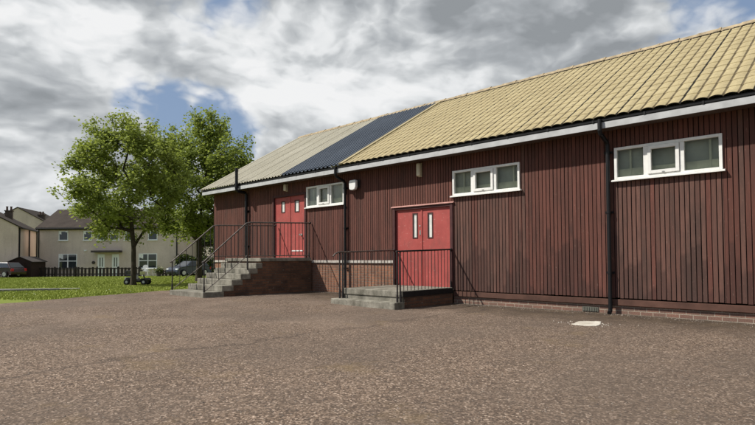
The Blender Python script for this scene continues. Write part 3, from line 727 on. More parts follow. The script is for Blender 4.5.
# doors
def double_door(o, split, vis, threshold, lintel, label):
    x0, x1, z0, z1 = o
    root_b = MB(); jw = 0.05
    root_b.box(x0-0.03, x0+jw, -0.03, 0.16, z0, z1); root_b.box(x1-jw, x1+0.03, -0.03, 0.16, z0, z1); root_b.box(x0+jw, x1-jw, -0.02, 0.16, z1-0.07, z1)
    dr = root_b.build('door', M['jamb'], HALL, origin=((x0+x1)/2, 0, z0)); dr['label'] = label
    if lintel:
        c = MB(); c.prism([(-0.055, z1-0.004), (-0.055, z1+0.010), (0.0, z1+0.038), (0.02, z1+0.038), (0.02, z1-0.004)], 0, x0-0.08, x1+0.07); c.build('drip_board', M['lintel'], dr)
    for a, bb, v in ((x0+jw+0.004, split-0.003, vis[0]), (split+0.003, x1-jw-0.004, vis[1])):
        c = MB(); y0, y1 = 0.035, 0.08; zt = z1-0.074
        c.box(a, v[0], y0, y1, z0+0.012, zt); c.box(v[1], bb, y0, y1, z0+0.012, zt); c.box(v[0], v[1], y0, y1, z0+0.012, v[2]); c.box(v[0], v[1], y0, y1, v[3], zt)
        lf = c.build('door_leaf', M['door'], dr)
        # bead round the vision panel
        c = MB(); t = 0.03
        c.box(v[0]-t, v[0], y0-0.010, y0+0.02, v[2]-t, v[3]+t); c.box(v[1], v[1]+t, y0-0.010, y0+0.02, v[2]-t, v[3]+t); c.box(v[0], v[1], y0-0.010, y0+0.02, v[2]-t, v[2]); c.box(v[0], v[1], y0-0.010, y0+0.02, v[3], v[3]+t)
        c.build('panel_bead', M['jamb'], lf)
        c = MB(); c.box(v[0], v[1], y0+0.012, y0+0.022, v[2], v[3]); c.build('vision_panel', M['panel_white'], lf)
    c = MB(); c.box(split-0.022, split+0.022, 0.018, 0.034, z0+0.02, z1-0.09); c.build('meeting_strip', M['door'], dr)
    c = MB(); c.box(x0-0.02, x1+0.02, -0.06, 0.16, z0-0.06, z0+0.010); c.build('threshold', M['concrete'], dr)
    return dr
dr1 = double_door(D1, -14.50, ((-14.97, -14.81, 2.64, 2.98), (-14.22, -14.03, 2.62, 2.97)), 0, False, 'red double door with two small square panels')
dr2 = double_door(D2, -8.80, ((-9.085, -8.97, 1.60, 2.22), (-8.575, -8.46, 1.59, 2.205)), 0, True, 'red double door with two tall narrow panels')
c = MB(); c.box(-13.93, -13.83, 0.012, 0.034, 1.80, 1.86); c.lathe([(0.012, 0), (0.012, -0.05)], (-13.88, 0.012, 1.83), 10, 1); c.lathe([(0.03, -0.05), (0.03, -0.07)], (-13.88, 0.012, 1.83), 12, 1); c.build('door_handle', M['steel'], dr1)
c = MB()
for a, bb in ((-14.42, -14.14), (-14.12, -13.98), (-13.95, -13.80)): c.box(a, bb, 0.022, 0.034, 1.285, 1.318)
c.build('kick_strip', M['lamp_white'], dr1)
c = MB(); c.box(-8.86, -8.83, 0.014, 0.034, 1.66, 1.78); c.build('door_handle', M['steel'], dr2); c = MB(); c.lathe([(0.016, 0), (0.022, -0.012)], (-8.845, 0.017, 1.90), 10, 1); c.build('door_lock', M['steel'], dr2)

# windows
def window(o):
    x0, x1, z0, z1 = o; W = x1-x0
    f = MB(); t = 0.052; ya, yb = -0.035, 0.07
    m1, m2, mw = x0+W*0.315, x0+W*0.655, 0.075
    f.box(x0, x0+t, ya, yb, z0+0.03, z1); f.box(x1-t, x1, ya, yb, z0+0.03, z1); f.box(x0+t, x1-t, ya, yb, z1-t, z1); f.box(x0+t, x1-t, ya, yb, z0+0.03, z0+0.03+t*0.8)
    f.box(m1-mw/2, m1+mw/2, ya+0.004, yb, z0+0.03+t*0.8, z1-t); f.box(m2-mw/2, m2+mw/2, ya+0.004, yb, z0+0.03+t*0.8, z1-t)
    fr = f.build('window', M['white_paint'], HALL, origin=((x0+x1)/2, 0, z0), bevel=0.004)
    s = MB(); s.prism([(-0.085, z0-0.012), (-0.085, z0+0.012), (-0.034, z0+0.028), (0.07, z0+0.028), (0.07, z0-0.005)], 0, x0-0.045, x1+0.04); s.build('sill', M['white_paint'], fr)
    s = MB(); a, bb, za, zb = m1+mw/2+0.004, m2-mw/2-0.004, z0+0.03+t*0.8+0.004, z1-t-0.004; q = 0.062
    s.box(a, a+q, -0.055, 0.01, za, zb); s.box(bb-q, bb, -0.055, 0.01, za, zb); s.box(a+q, bb-q, -0.055, 0.01, zb-q, zb); s.box(a+q, bb-q, -0.055, 0.01, za, za+q); s.build('sash', M['white_paint'], fr, bevel=0.004)
    s = MB(); s.box((a+bb)/2-0.02, (a+bb)/2+0.02, -0.068, -0.0555, za+0.012, za+0.03); s.build('latch', M['steel'], fr)
    for u, v in ((x0+t, m1-mw/2), (a+q, bb-q), (m2+mw/2, x1-t)):
        g = MB(); g.box(u, v, 0.016, 0.022, z0+0.055, z1-0.05); g.build('pane', M['glass'], fr)
    # shallow lined recess behind the glass: blind, and a cream board along its foot
    s = MB(); s.quad((x0, 0.125, z0), (x1, 0.125, z0), (x1, 0.125, z1), (x0, 0.125, z1)); s.quad((x0, 0.07, z1), (x1, 0.07, z1), (x1, 0.125, z1), (x0, 0.125, z1)); s.quad((x0, 0.07, z0), (x1, 0.07, z0), (x1, 0.125, z0), (x0, 0.125, z0)); s.quad((x0, 0.07, z0), (x0, 0.125, z0), (x0, 0.125, z1), (x0, 0.07, z1)); s.quad((x1, 0.07, z0), (x1, 0.125, z0), (x1, 0.125, z1), (x1, 0.07, z1))
    s.build('blind', M['blind'], fr)
    s = MB(); s.box(x0+0.02, x1-0.02, 0.085, 0.10, z0+0.01, z0+0.24)
    s.build('inner_board', M['inner_board'], fr)
    for u in (0.14, 0.88):
        s = MB(); s.box(x0+W*u, x0+W*u+0.035, 0.075, 0.084, z0+0.01, z1-0.005); s.build('inner_upright', M['inner_board'], fr)
    return fr
for o in (W1, W2, W3): window(o)

# fittings on the wall
def tube_light(x, z0, z1, label):
    e = empty('wall_light', (x, -0.02, z0), label, 'wall light', 'cream tubular wall lights under the eaves')
    b = MB(); b.box(x-0.05, x+0.05, -0.025, -0.004, z0-0.01, z1+0.01); b.build('back_plate', M['cream'], e)
    b = MB(); r = 0.062; b.lathe([(r*0.75, z0-z0), (r, 0.025), (r, z1-z0-0.025), (r*0.75, z1-z0)], (x, -0.085, z0), 16); b.build('light_cover', M['cream'], e, smooth=False)
tube_light(-8.80, 3.20, 3.54, 'cream tubular wall light over the larger red door with tall narrow panels')
tube_light(-14.62, 3.33, 3.56, 'short cream wall light over the raised red door at the top of the staircase')
e = empty('floodlight', (-11.22, -0.02, 3.05), 'white bulkhead floodlight on the boards beside the small left window', 'floodlight')
b = MB(); b.box(-11.38, -11.06, -0.05, -0.004, 3.12, 3.36); b.tube([(-11.22, -0.05, 3.26), (-11.22, -0.10, 3.26)], 0.03, 10); b.build('housing', M['iron'], e, bevel=0.01)
b = MB(); prof = [(-0.13, 0.0), (-0.14, 0.05), (-0.14, 0.22), (-0.11, 0.255), (0.11, 0.255), (0.14, 0.22), (0.14, 0.05), (0.10, -0.03), (0.0, -0.05), (-0.10, -0.03)]
b.prism([(-11.22+p, 3.09+q) for p, q in prof], 1, -0.20, -0.10); b.build('lamp_cover', M['lamp_white'], e, bevel=0.02)

# ------------------------------------------------------------------ stairs
def railing(name, label, x, pts_top, pts_bot, bal, foot, group, knob=None, drop=None):
    """one flight of ironwork in the plane x; tops and feet given as (y, z) lines"""
    y0 = pts_top[0][0]
    e = empty(name, (x, sum(p[0] for p in pts_top)/len(pts_top), min(f for f in [p[1] for p in pts_bot])), label, 'railing', group)
    b = MB(); b.tube([(x, y, z) for y, z in pts_top], 0.020, 8); b.build('top_rail', M['rail_worn'] if len(pts_top) > 2 else M['iron'], e)
    if len(pts_bot) > 1 and drop is not None:
        b = MB(); b.tube([(x, y, z) for y, z in drop], 0.013, 6); b.build('bottom_rail', M['rail_worn'] if len(pts_top) > 2 else M['iron'], e)
    def lerp(pts, y):
        for (a, za), (c, zc) in zip(pts, pts[1:]):
            if a <= y <= c: return za+(zc-za)*(y-a)/(c-a)
        return pts[0][1] if y < pts[0][0] else pts[-1][1]
    for y in bal:
        b = MB(); b.tube([(x, y, lerp(pts_bot, y)), (x, y, lerp(pts_top, y)-0.01)], 0.0085, 6); b.build('baluster', M['iron'], e)
    for y, zf in foot:
        b = MB(); b.tube([(x, y, zf-0.05), (x, y, lerp(pts_top, y)-0.005)], 0.018, 8); b.build('post', M['iron'], e)
        c = MB(); c.tube([(x, y, zf-0.01), (x, y, zf+0.16)], 0.026, 8); c.build('post_foot', M['iron'], e)
    if knob:
        b = MB(); y, z = knob; b.lathe([(0.008, -0.035), (0.028, -0.022), (0.036, 0), (0.028, 0.022), (0.008, 0.035)], (x, y, z), 12); b.build('rail_end', M['iron'], e, smooth=True)
    return e
# tall staircase to the raised door
ST = empty('concrete_staircase', (-14.27, -1.9, 0), 'tall concrete staircase on a brown brick base rising to the raised red door', 'staircase', None)
sx0, sx1 = -15.27, -13.28
yf = [-3.79, -3.22, -2.92, -2.63, -2.36, -2.12, -1.93]; zt = [0.145, 0.305, 0.46, 0.62, 0.775, 0.925, 1.065]
for i in range(6):
    b = MB(); b.box(sx0, sx1, yf[i], yf[i+1]+0.06 if i < 5 else -1.90, zt[i]-(0.16 if i else 0.30), zt[i]-0.001*i)
    b.build('step', M['concrete'], ST, bevel=0.014)
b = MB(); b.box(sx0, sx1+0.02, -1.965, -0.062, 0.965, 1.065); b.build('landing', M['concrete'], ST, bevel=0.014)
b = MB(); prof = [(yf[1]+0.03, -0.3), (-0.03, -0.3), (-0.03, 0.963), (-1.90, 0.963)]
for i in range(5, 0, -1): prof += [(yf[i+1]+0.02 if i < 5 else -1.905, zt[i]-0.165), (yf[i]+0.02, zt[i]-0.165)]
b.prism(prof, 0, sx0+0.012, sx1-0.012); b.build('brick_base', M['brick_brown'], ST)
top = [(-3.80, 0.955), (-3.74, 0.985), (-2.42, 2.075), (-2.30, 2.105), (-0.06, 2.185)]
def rng(a, b_, n): return [a+(b_-a)*i/(n-1) for i in range(n)]
for x, lb in ((-13.33, 'long railing on the right of the tall staircase, nearest the camera'), (-15.22, 'long railing on the left of the tall staircase, beside the lawn')):
    low = [(-3.72, 0.17), (-2.40, 1.13), (-0.08, 1.145)]
    railing('stair_railing', lb, x, top, low, rng(-3.5, -2.5, 6)+rng(-2.22, -0.22, 15), [(-3.735, 0.145), (-2.38, 0.775), (-0.10, 1.065)], 'iron railings of the tall staircase', (-0.06, 2.185), low)
# low entrance platform
PL = empty('concrete_platform', (-8.75, -1.1, -0.07), 'low concrete entrance platform with one step before the lower red door', 'platform', None)
b = MB(); b.box(-9.74, -7.76, -1.97, -0.062, 0.175, 0.318); b.build('landing', M['concrete'], PL, bevel=0.014)
b = MB(); b.box(-9.86, -7.75, -2.24, -1.90, -0.3, 0.075); b.build('step', M['concrete'], PL, bevel=0.016)
b = MB(); b.box(-9.72, -7.80, -1.945, -0.03, -0.3, 0.173); b.build('base', M['concrete'], PL)
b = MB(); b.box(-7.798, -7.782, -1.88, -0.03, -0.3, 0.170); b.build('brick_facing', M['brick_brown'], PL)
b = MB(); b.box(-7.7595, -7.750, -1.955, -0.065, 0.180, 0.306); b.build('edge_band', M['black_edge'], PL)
t2 = [(-2.11, 1.205), (-0.06, 1.262)]
for x, lb, kn in ((-7.81, 'short black railing on the right of the low platform, before the lower red door', (-0.06, 1.262)), (-9.70, 'short black railing on the left of the low platform, in front of the brick plinth', (-0.06, 1.262))):
    low = [(-1.93, 0.315), (-0.05, 0.315)]
    tt = t2 if x > -9 else [(-2.30, 1.10), (-2.22, 1.17), (-2.11, 1.205), (-0.06, 1.262)]
    railing('platform_railing', lb, x, tt, low, rng(-1.86, -0.20, 14), [(-2.08, 0.075), (-1.98, 0.075), (-0.07, 0.318)] , 'black iron railings of the low platform', kn, None)
# pale patch in the yard
b = MB(); z = -0.062
pts = [(-3.855, -2.116), (-3.897, -1.73), (-3.834, -1.54), (-3.678, -1.443), (-3.567, -1.46), (-3.468, -1.813), (-3.429, -2.088), (-3.573, -2.18), (-3.702, -2.192)]
pz = asph_z(-3.6, -1.7)
fp = []
for i in range(len(pts)):
    a, c = Vector(pts[i]), Vector(pts[(i+1) % len(pts)])
    for t in (0, 0.33, 0.66): q = a.lerp(c, t); fp.append((q.x+random.uniform(-0.03, 0.03), q.y+random.uniform(-0.03, 0.03)))
n = len(fp)
b.add([(x, y, pz-0.05) for x, y in fp]+[(x+(-3.66-x)*0.06, y+(-1.83-y)*0.06, pz+0.008) for x, y in fp], [tuple(range(n, 2*n))]+[(i, (i+1) % n, n+(i+1) % n, n+i) for i in range(n)])
tag(b.build('mortar_patch', M['concrete_pale']), 'small whitish patch of spilled mortar on the asphalt by the right downpipe', 'mortar patch')
b = MB()
for _ in range(70):
    x, y = random.gauss(-3.65, 0.22), random.gauss(-1.83, 0.20); r = random.uniform(0.004, 0.014); z = asph_z(x, y)
    b.add([(x+r, y, z), (x, y+r, z), (x-r, y, z), (x, y-r, z), (x, y, z+r*0.7)], [(0, 1, 4), (1, 2, 4), (2, 3, 4), (3, 0, 4)])
tag(b.build('mortar_crumbs', M['concrete_pale'], origin=(0, 0, 0)), 'pale crumbs of mortar scattered round the whitish patch', 'crumbs', kind='stuff')

# ------------------------------------------------------------------ trees
def tree(name, base, cc, rad, nclump, leaves, sig, lsize, trunk_r, fork, lmat, label, seed, lean=(0, 0), cat='tree', group=None):
    rt = random.Random(seed); base = Vector(base); e = empty(name, base, label, cat, group)
    nodes = []; par = []
    H = fork
    for i in range(7):
        t = i/6; nodes.append(base+Vector((lean[0]*t*H+0.03*math.sin(3*t), lean[1]*t*H, H*t-0.1*(i == 0)))); par.append(i-1)
    topn = base+Vector((cc[0], cc[1], cc[2]+rad[2]*0.45))
    for i in range(1, 7):
        t = i/6; q = nodes[6].lerp(topn, t)+Vector((rt.gauss(0, 0.10), rt.gauss(0, 0.10), 0)); par.append(len(nodes)-1); nodes.append(q)
    C = base+Vector(cc); cl = []
    while len(cl) < nclump:
        v = Vector((rt.uniform(-1, 1), rt.uniform(-1, 1), rt.uniform(-1, 1)))
        L = v.length
        if L > 1 or L < 0.15: continue
        lump = 0.80+0.55*mnoise.noise(Vector((v.x/L*2.3+seed, v.y/L*2.3, v.z/L*2.3)))
        if L > lump*1.05 or rt.random() > 0.15+0.9*L: continue
        tp = 1-0.38*max(0, v.z)
        p = C+Vector((v.x*rad[0]*tp, v.y*rad[1]*tp, v.z*rad[2]))
        if mnoise.noise(p*1.15+Vector((seed, 0, 0))) < 0.03: continue
        if p.z < base.z+fork*0.9: continue
        cl.append(p)
    for _ in range(nclump//22):     # leading shoots that break the outline
        a = rt.uniform(0, 6.28); el = rt.uniform(0.1, 1.35); u = Vector((math.cos(a)*math.cos(el), math.sin(a)*math.cos(el), math.sin(el))); tp = 1-0.38*max(0, u.z)
        for q in (0.86, 0.98, 1.10): cl.append(C+Vector((u.x*rad[0]*tp*q, u.y*rad[1]*tp*q, u.z*rad[2]*q+0.12*(q-0.86)*10*rt.random())))
    cl.sort(key=lambda p: (p-nodes[6]).length)
    for p in cl:
        best, bc = 5, 1e9
        for i in range(4, len(nodes)):
            v = p-nodes[i]; c = v.length+max(0, -v.z)*1.3
            if c < bc: bc, best = c, i
        a = nodes[best]; n = max(1, int((p-a).length/0.45)); prev = best
        for j in range(1, n+1):
            t = j/n; q = a.lerp(p, t); q.z += math.sin(math.pi*t)*0.10*(p-a).length*0.6; q += Vector((rt.gauss(0, .03), rt.gauss(0, .03), rt.gauss(0, .03)))*(j < n)
            par.append(prev); nodes.append(q); prev = len(nodes)-1
    cntc = [0]*len(nodes); haskid = [False]*len(nodes)
    for i in range(len(nodes)-1, 0, -1):
        if not haskid[i]: cntc[i] = 1
        cntc[par[i]] += cntc[i]; haskid[par[i]] = True
    tot = max(cntc[0], 1); rr = [trunk_r*max(0.035, (c/tot)**0.5) for c in cntc]
    rr[0] = trunk_r*1.35; rr[1] = trunk_r*1.1
    for i in range(2, 7): rr[i] = trunk_r*(1.02-0.03*i)
    b = MB()
    for i in range(1, len(nodes)):
        n = 9 if i < 13 else 5
        if rr[i] < trunk_r*0.05 and rt.random() < 0.25: continue
        b.tube([nodes[par[i]], nodes[i]], [min(rr[par[i]], rr[i]*1.7) if i > 12 else rr[par[i]], rr[i]], n, caps=False)
    b.build('trunk', M['bark'], e, fix=False, smooth=True)
    b = MB()
    for p in cl:
        s = sig*rt.uniform(0.7, 1.25)
        for _ in range(int(leaves*rt.uniform(0.6, 1.35))):
            q = p+Vector((rt.gauss(0, s), rt.gauss(0, s), rt.gauss(0, s*0.8)))
            L = lsize*rt.uniform(0.65, 1.3); u = Vector((rt.gauss(0, 1), rt.gauss(0, 1), rt.gauss(-0.25, 0.6))).normalized()
            nrm = Vector((rt.gauss(0, 0.6), rt.gauss(0, 0.6), 1)).normalized(); wv = u.cross(nrm).normalized()*L*0.42
            b.add((q, q+u*L*0.5+wv, q+u*L, q+u*L*0.5-wv), ((0, 1, 2, 3),))
    b.build('crown', lmat, e, fix=False)
    return e
d1 = 24.0
pA = P(lat(133.5, d1), d1, gz(d1)-0.03)
def offs(r, d): v = RT*r+FH*d; return v.x, v.y
ox, oy = offs(-0.48, 0.2)
tree('deciduous_tree', pA, (ox, oy, 4.75), (3.1, 2.8, 2.8), 480, 58, 0.175, 0.125, 0.115, 1.75, M['leaf_fresh'], 'fresh green young tree with a slim trunk standing alone on the lawn', 11)
d2 = 30.0
pB = P(lat(199, d2), d2, gz(d2)-0.03); ox, oy = offs(0.30, 0.2)
tree('deciduous_tree', pB, (ox, oy, 5.5), (4.05, 3.5, 3.6), 600, 60, 0.22, 0.145, 0.17, 2.3, M['leaf_mid'], 'taller darker tree growing close behind the left end of the hall', 23)
# background trees and hedge
for i, (px, dd, zc, rx, rz, lab) in enumerate(((228, 62, 4.2, 3.6, 3.4, 'far tree behind the hall corner, mostly hidden by the taller tree'), (186, 66, 3.4, 2.6, 2.8, 'low bushy tree behind the parked blue car'))):
    p = P(lat(px, dd), dd, gz(dd)-0.05)
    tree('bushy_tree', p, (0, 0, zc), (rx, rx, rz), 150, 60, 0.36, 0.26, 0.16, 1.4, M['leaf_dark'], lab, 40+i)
def hedge(x0, x1, dd, h, label, seed, depth=1.0):
    rh = random.Random(seed); b = MB(); a, c = P(lat(x0, dd), dd), P(lat(x1, dd), dd); L = (c-a).length
    for _ in range(int(L*h*650)):
        t = rh.random(); q = a.lerp(c, t)+FH*rh.uniform(-depth/2, depth/2); hh = h*(0.9+0.25*mnoise.noise(Vector((t*L*0.7, seed, 0))))
        q.z = gz(dd)+hh*rh.random()**0.75
        u = Vector((rh.gauss(0, 1), rh.gauss(0, 1), rh.gauss(0, 0.7))).normalized(); v = u.orthogonal().normalized(); s = rh.uniform(0.10, 0.2)
        b.add((q, q+u*s*.5+v*s*.5, q+u*s, q+u*s*.5-v*s*.5), ((0, 1, 2, 3),))
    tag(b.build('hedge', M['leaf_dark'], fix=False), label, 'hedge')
hedge(177, 216, 54, 2.1, 'dark hedge behind the parked blue car by the house end', 5)
hedge(-30, 9, 53.5, 1.7, 'low green hedge behind the maroon car at the left edge', 6)

b = MB(); rw = random.Random(8)     # far belt of trees closing the view behind the houses and the hall
for _ in range(16000):
    a = rw.uniform(-1.3, 0.75); rad_ = rw.uniform(118, 134); x, y = math.sin(a)*rad_, math.cos(a)*rad_
    top = 7.5+4.5*mnoise.noise(Vector((a*9, 1.0, 0)))+2*mnoise.noise(Vector((a*31, 4.0, 0)))
    q = P(x, y, -0.9+max(1.0, top)*rw.random()**0.8); u = Vector((rw.gauss(0, 1), rw.gauss(0, 1), rw.gauss(0, .7))).normalized(); v = u.orthogonal().normalized(); z = rw.uniform(0.5, 1.1)
    b.add((q, q+u*z*.5+v*z*.45, q+u*z, q+u*z*.5-v*z*.45), ((0, 1, 2, 3),))
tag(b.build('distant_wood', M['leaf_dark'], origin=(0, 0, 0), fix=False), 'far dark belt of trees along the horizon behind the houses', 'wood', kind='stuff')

# ------------------------------------------------------------------ houses
def win(b_root, x0, x1, z0, z1, grid, parent, name='window', y=0.0):
    f = MB(); t = 0.075
    f.box(x0, x1, y-0.03, y+0.06, z0, z0+t); f.box(x0, x1, y-0.03, y+0.06, z1-t, z1); f.box(x0, x0+t, y-0.03, y+0.06, z0+t, z1-t); f.box(x1-t, x1, y-0.03, y+0.06, z0+t, z1-t)
    nx, nz = grid
    for i in range(1, nx): xx = x0+(x1-x0)*i/nx; f.box(xx-0.05, xx+0.05, y-0.026, y+0.06, z0+t, z1-t)
    for i in range(1, nz): zz = z0+(z1-z0)*i/nz*1.04; f.box(x0+t, x1-t, y-0.022, y+0.06, zz-0.04, zz+0.04)
    fr = f.build(name, M['white_upvc'], parent, origin=((x0+x1)/2, y, z0))
    g = MB(); g.quad((x0+t, y-0.006, z0+t), (x1-t, y-0.006, z0+t), (x1-t, y-0.006, z1-t), (x0+t, y-0.006, z1-t)); g.build('pane', M['dark_glass'], fr)
    s = MB(); s.box(x0-0.06, x1+0.06, y-0.10, y-0.031, z0-0.06, z0+0.02); s.build('sill', M['white_upvc'], fr)
    c = MB(); c.quad((x0+t, y-0.009, z1-t-(z1-z0)*0.22), (x0+t+(x1-x0)*0.2, y-0.009, z1-t-(z1-z0)*0.3), (x0+t+(x1-x0)*0.2, y-0.009, z1-t), (x0+t, y-0.009, z1-t)); c.build('curtain', M['plastic_white'], fr)
    return fr
def gable_house(e, W, D, zE, pitch, along_x, wall, over=0.25, trim=True):
    """local frame: front wall at y=0, x -W/2..W/2; ridge along x or along y"""
    b = MB()
    if along_x:
        rise = D/2*math.tan(pitch)
        b.prism([(0, -1.0), (D, -1.0), (D, zE), (D/2, zE+rise), (0, zE)], 0, -W/2, W/2)
    else:
        rise = W/2*math.tan(pitch)
        b.prism([(-W/2, -1.0), (W/2, -1.0), (W/2, zE), (0, zE+rise), (-W/2, zE)], 1, 0, D)
    b.build('wall', wall, e)
    r = MB(); th = 0.10; o = over; dzo = o*math.tan(pitch)
    if along_x:
        for s in (0, 1):
            ye = -o if s == 0 else D+o
            r.add([(x, y, z+q) for q in (0.02, 0.02+th) for x in (-W/2-0.12, W/2+0.12) for y, z in ((ye, zE-dzo), (D/2, zE+rise))], [(0, 1, 3, 2), (4, 6, 7, 5), (0, 2, 6, 4), (1, 5, 7, 3), (0, 4, 5, 1), (2, 3, 7, 6)])
    else:
        for s in (-1, 1):
            xe = s*(W/2+o)
            r.add([(x, y, z+q) for q in (0.02, 0.02+th) for y in (-0.12, D+0.12) for x, z in ((xe, zE-dzo), (0, zE+rise))], [(0, 1, 3, 2), (4, 6, 7, 5), (0, 2, 6, 4), (1, 5, 7, 3), (0, 4, 5, 1), (2, 3, 7, 6)])
    rf = r.build('roof', M['slate'], e)
    g = MB()
    if along_x: g.tube([(-W/2-0.12, -o-0.05, zE-dzo+0.02), (W/2+0.12, -o-0.05, zE-dzo+0.02)], 0.065, 8); g.box(-W/2-0.1, W/2+0.1, -o+0.0, -o+0.03, zE-dzo-0.12, zE-dzo+0.01)
    else: g.tube([(W/2+o+0.05, -0.1, zE-dzo+0.02), (W/2+o+0.05, D+0.1, zE-dzo+0.02)], 0.065, 8)
    g.build('gutter', M['gutter'], e)
    return rf, zE+rise
def chimney(rf, x, y, z0, z1, w_=0.75, d_=0.5):
    c = MB(); c.box(x-w_/2, x+w_/2, y-d_/2, y+d_/2, z0, z1-0.1); c.box(x-w_/2-0.06, x+w_/2+0.06, y-d_/2-0.06, y+d_/2+0.06, z1-0.1, z1)
    ch = c.build('chimney', M['chimney'], rf)
    for q in (-0.18, 0.18):
        c = MB(); c.lathe([(0.12, 0), (0.10, 0.12), (0.09, 0.34), (0.12, 0.36), (0.12, 0.42)], (x+q, y, z1), 10); c.build('chimney_pot', M['pot'], ch)
def hv(py, dd): return CAM.z+(258.6-py)/F_PX*dd-gz(dd)        # height above the local ground
dH = 54.0; cx = 108; k54 = dH/F_PX
H1 = lempty('semi_detached_house', P(lat(cx, dH), dH, gz(dH)), 'long beige roughcast pair of houses with white windows and dark roof beyond the lawn', 'house', None, VIEW_ROT)
def lx(px): return (px-cx)*k54
rf, _ = gable_house(H1, 140*k54, 7.0, hv(227.6, dH), R_(30), True, M['harl'])
for a, c in ((58.6, 68.0), (83.3, 91.8), (97.0, 106.0), (110.0, 119.0), (124.2, 132.7), (148.0, 157.4)): win(None, lx(a), lx(c), hv(240.8, dH), hv(231.3, dH), (1, 1), H1)
for a, c in ((58.8, 77.2), (138.8, 157.2)): win(None, lx(a), lx(c), hv(269.0, dH), hv(254.2, dH), (2, 2), H1)
for a, c in ((97.9, 104.8), (112.2, 119.1)):
    f = MB(); x0, x1, z1 = lx(a), lx(c), hv(254.6, dH); f.box(x0, x1, -0.03, 0.05, 0.0, z1); dd_ = f.build('door', M['white_upvc'], H1, origin=((x0+x1)/2, 0, 0))
    for u in (0.28, 0.62):
        g = MB(); g.box(x0+(x1-x0)*u, x0+(x1-x0)*(u+0.14), -0.036, -0.031, z1*0.42, z1*0.84); g.build('glazing', M['dark_glass'], dd_)
f = MB(); f.box(lx(94.6), lx(122.2), -0.75, -0.002, hv(253.0, dH), hv(251.0, dH)); f.build('canopy', M['canopy'], H1)
for px in (39.0, 177.0):
    f = MB(); f.tube([(lx(px), -0.08, 0), (lx(px), -0.08, hv(227.6, dH)-0.1)], 0.06, 8); f.build('downpipe', M['gutter'], H1)
f = MB(); f.lathe([(0.16, 0.0), (0.16, -0.1)], (lx(93.8), -0.002, hv(263, dH)), 10, 1); f.build('meter_box', M['canopy'], H1)
for px, py in ((66, 232.6), (94.5, 232.6), (84.5, 251.5)):
    f = MB(); f.box(lx(px), lx(px)+0.24, -0.12, -0.002, hv(py, dH), hv(py, dH)+0.12); f.build('vent_cover', M['plastic_white'], H1)
# house at the left, gable towards us
ang = math.atan2(3.4, 8.0)
def frame(px, dd, rot): return P(lat(px, dd), dd, gz(dd)), VIEW_ROT+rot
loc, rz = frame(18, 51, ang); Wg = 8.4
loc = loc-Vector((math.cos(rz), math.sin(rz), 0))*Wg/2
H2 = lempty('terraced_house', loc, 'beige gable-ended house at the far left with dark chimney', 'house', None, rz)
rf, zr = gable_house(H2, Wg, 8.8, hv(226.8, 51), R_(29), False, M['harl'])
chimney(rf, 2.3, 5.4, 4.9, 6.75, 0.62)
for y_ in (0.12, 4.6, 8.5):
    f = MB(); f.tube([(Wg/2+0.09, y_, 0), (Wg/2+0.09, y_, hv(226.8, 51)-0.1)], 0.065, 8); f.build('downpipe', M['gutter'], H2)
loc, rz = frame(17, 70, ang*0.6)
H3 = lempty('terraced_house', loc, 'pale gable of a second house peeping over the left house', 'house', None, rz)
rf, zr = gable_house(H3, 7.2, 9, hv(223.5, 70), R_(30), False, M['harl_pale'])
chimney(rf, 2.3, 1.6, 6.2, 7.75)
loc, rz = frame(210, 78, -0.2)
H4 = lempty('distant_house', loc, 'pale house far off, glimpsed between tree trunk and hall', 'house', None, rz)
rf, zr = gable_house(H4, 9, 7, 5.0, R_(32), True, M['harl_pale'])
for a in (-3.0, 0.4, 2.6): win(None, a, a+1.1, 3.0, 4.2, (1, 1), H4)
for a in (-3.0, 1.6): win(None, a, a+1.6, 0.8, 2.0, (2, 1), H4)

# ------------------------------------------------------------------ garden bits by the houses
dS = 48.5
SH = lempty('garden_shed', P(lat(20.3, dS), dS, gz(dS)), 'dark brown timber shed with a pitched roof beside the maroon car', 'shed', None, VIEW_ROT+0.12)
b = MB(); b.prism([(-0.95, 0), (0.95, 0), (0.95, 1.40), (0, 1.82), (-0.95, 1.40)], 1, 0, 2.6)
for i in range(12): b.box(-0.95+i*0.16, -0.94+i*0.16, -0.008, 0.0, 0, 1.38)
b.build('wall', M['shed'], SH)
b = MB()
for s in (-1, 1): b.add([(x, y, z+q) for q in (0.01, 0.06) for y in (-0.12, 2.7) for x, z in ((s*1.1, 1.335), (0, 1.82))], [(0, 1, 3, 2), (4, 6, 7, 5), (0, 2, 6, 4), (1, 5, 7, 3), (0, 4, 5, 1), (2, 3, 7, 6)])
b.build('roof', M['canopy'], SH)
b = MB(); b.box(-0.4, 0.4, -0.03, -0.009, 0.05, 1.3); dd_ = b.build('door', M['shed'], SH); b = MB(); b.box(0.28, 0.32, -0.05, -0.031, 0.6, 0.75); b.build('handle', M['iron'], dd_)
dF = 50.0
def fence(px0, px1, dd, hgt, label, step=0.46, wide=0.21):
    a, c = lat(px0, dd), lat(px1, dd); L = c-a
    e = lempty('picket_fence', P(a, dd, gz(dd)), label, 'fence', None, VIEW_ROT)
    for z in (0.22, hgt-0.12):
        b = MB(); b.box(0, L, 0.03, 0.08, z-0.05, z+0.05); b.build('rail', M['fence'], e)
    b = MB(); x = 0.0; rr_ = random.Random(int(px0))
    while x < L-0.05:
        b.box(x, x+wide, 0.0, 0.028, -0.05, hgt+rr_.uniform(-0.05, 0.03)); x += wide+rr_.uniform(0.10, 0.17)
    b.build('picket_panel', M['fence'], e)
    x = 0.0
    while x <= L:
        b = MB(); b.box(x-0.05, x+0.05, 0.081, 0.18, -0.1, hgt+0.06); b.build('post', M['fence'], e); x += 2.0
    return e
fence(33, 141, dF, 0.86, 'dark picket fence along the front of the beige houses')
fence(158, 178, dF+1.5, 0.55, 'low dark fence by the right end of the beige houses')
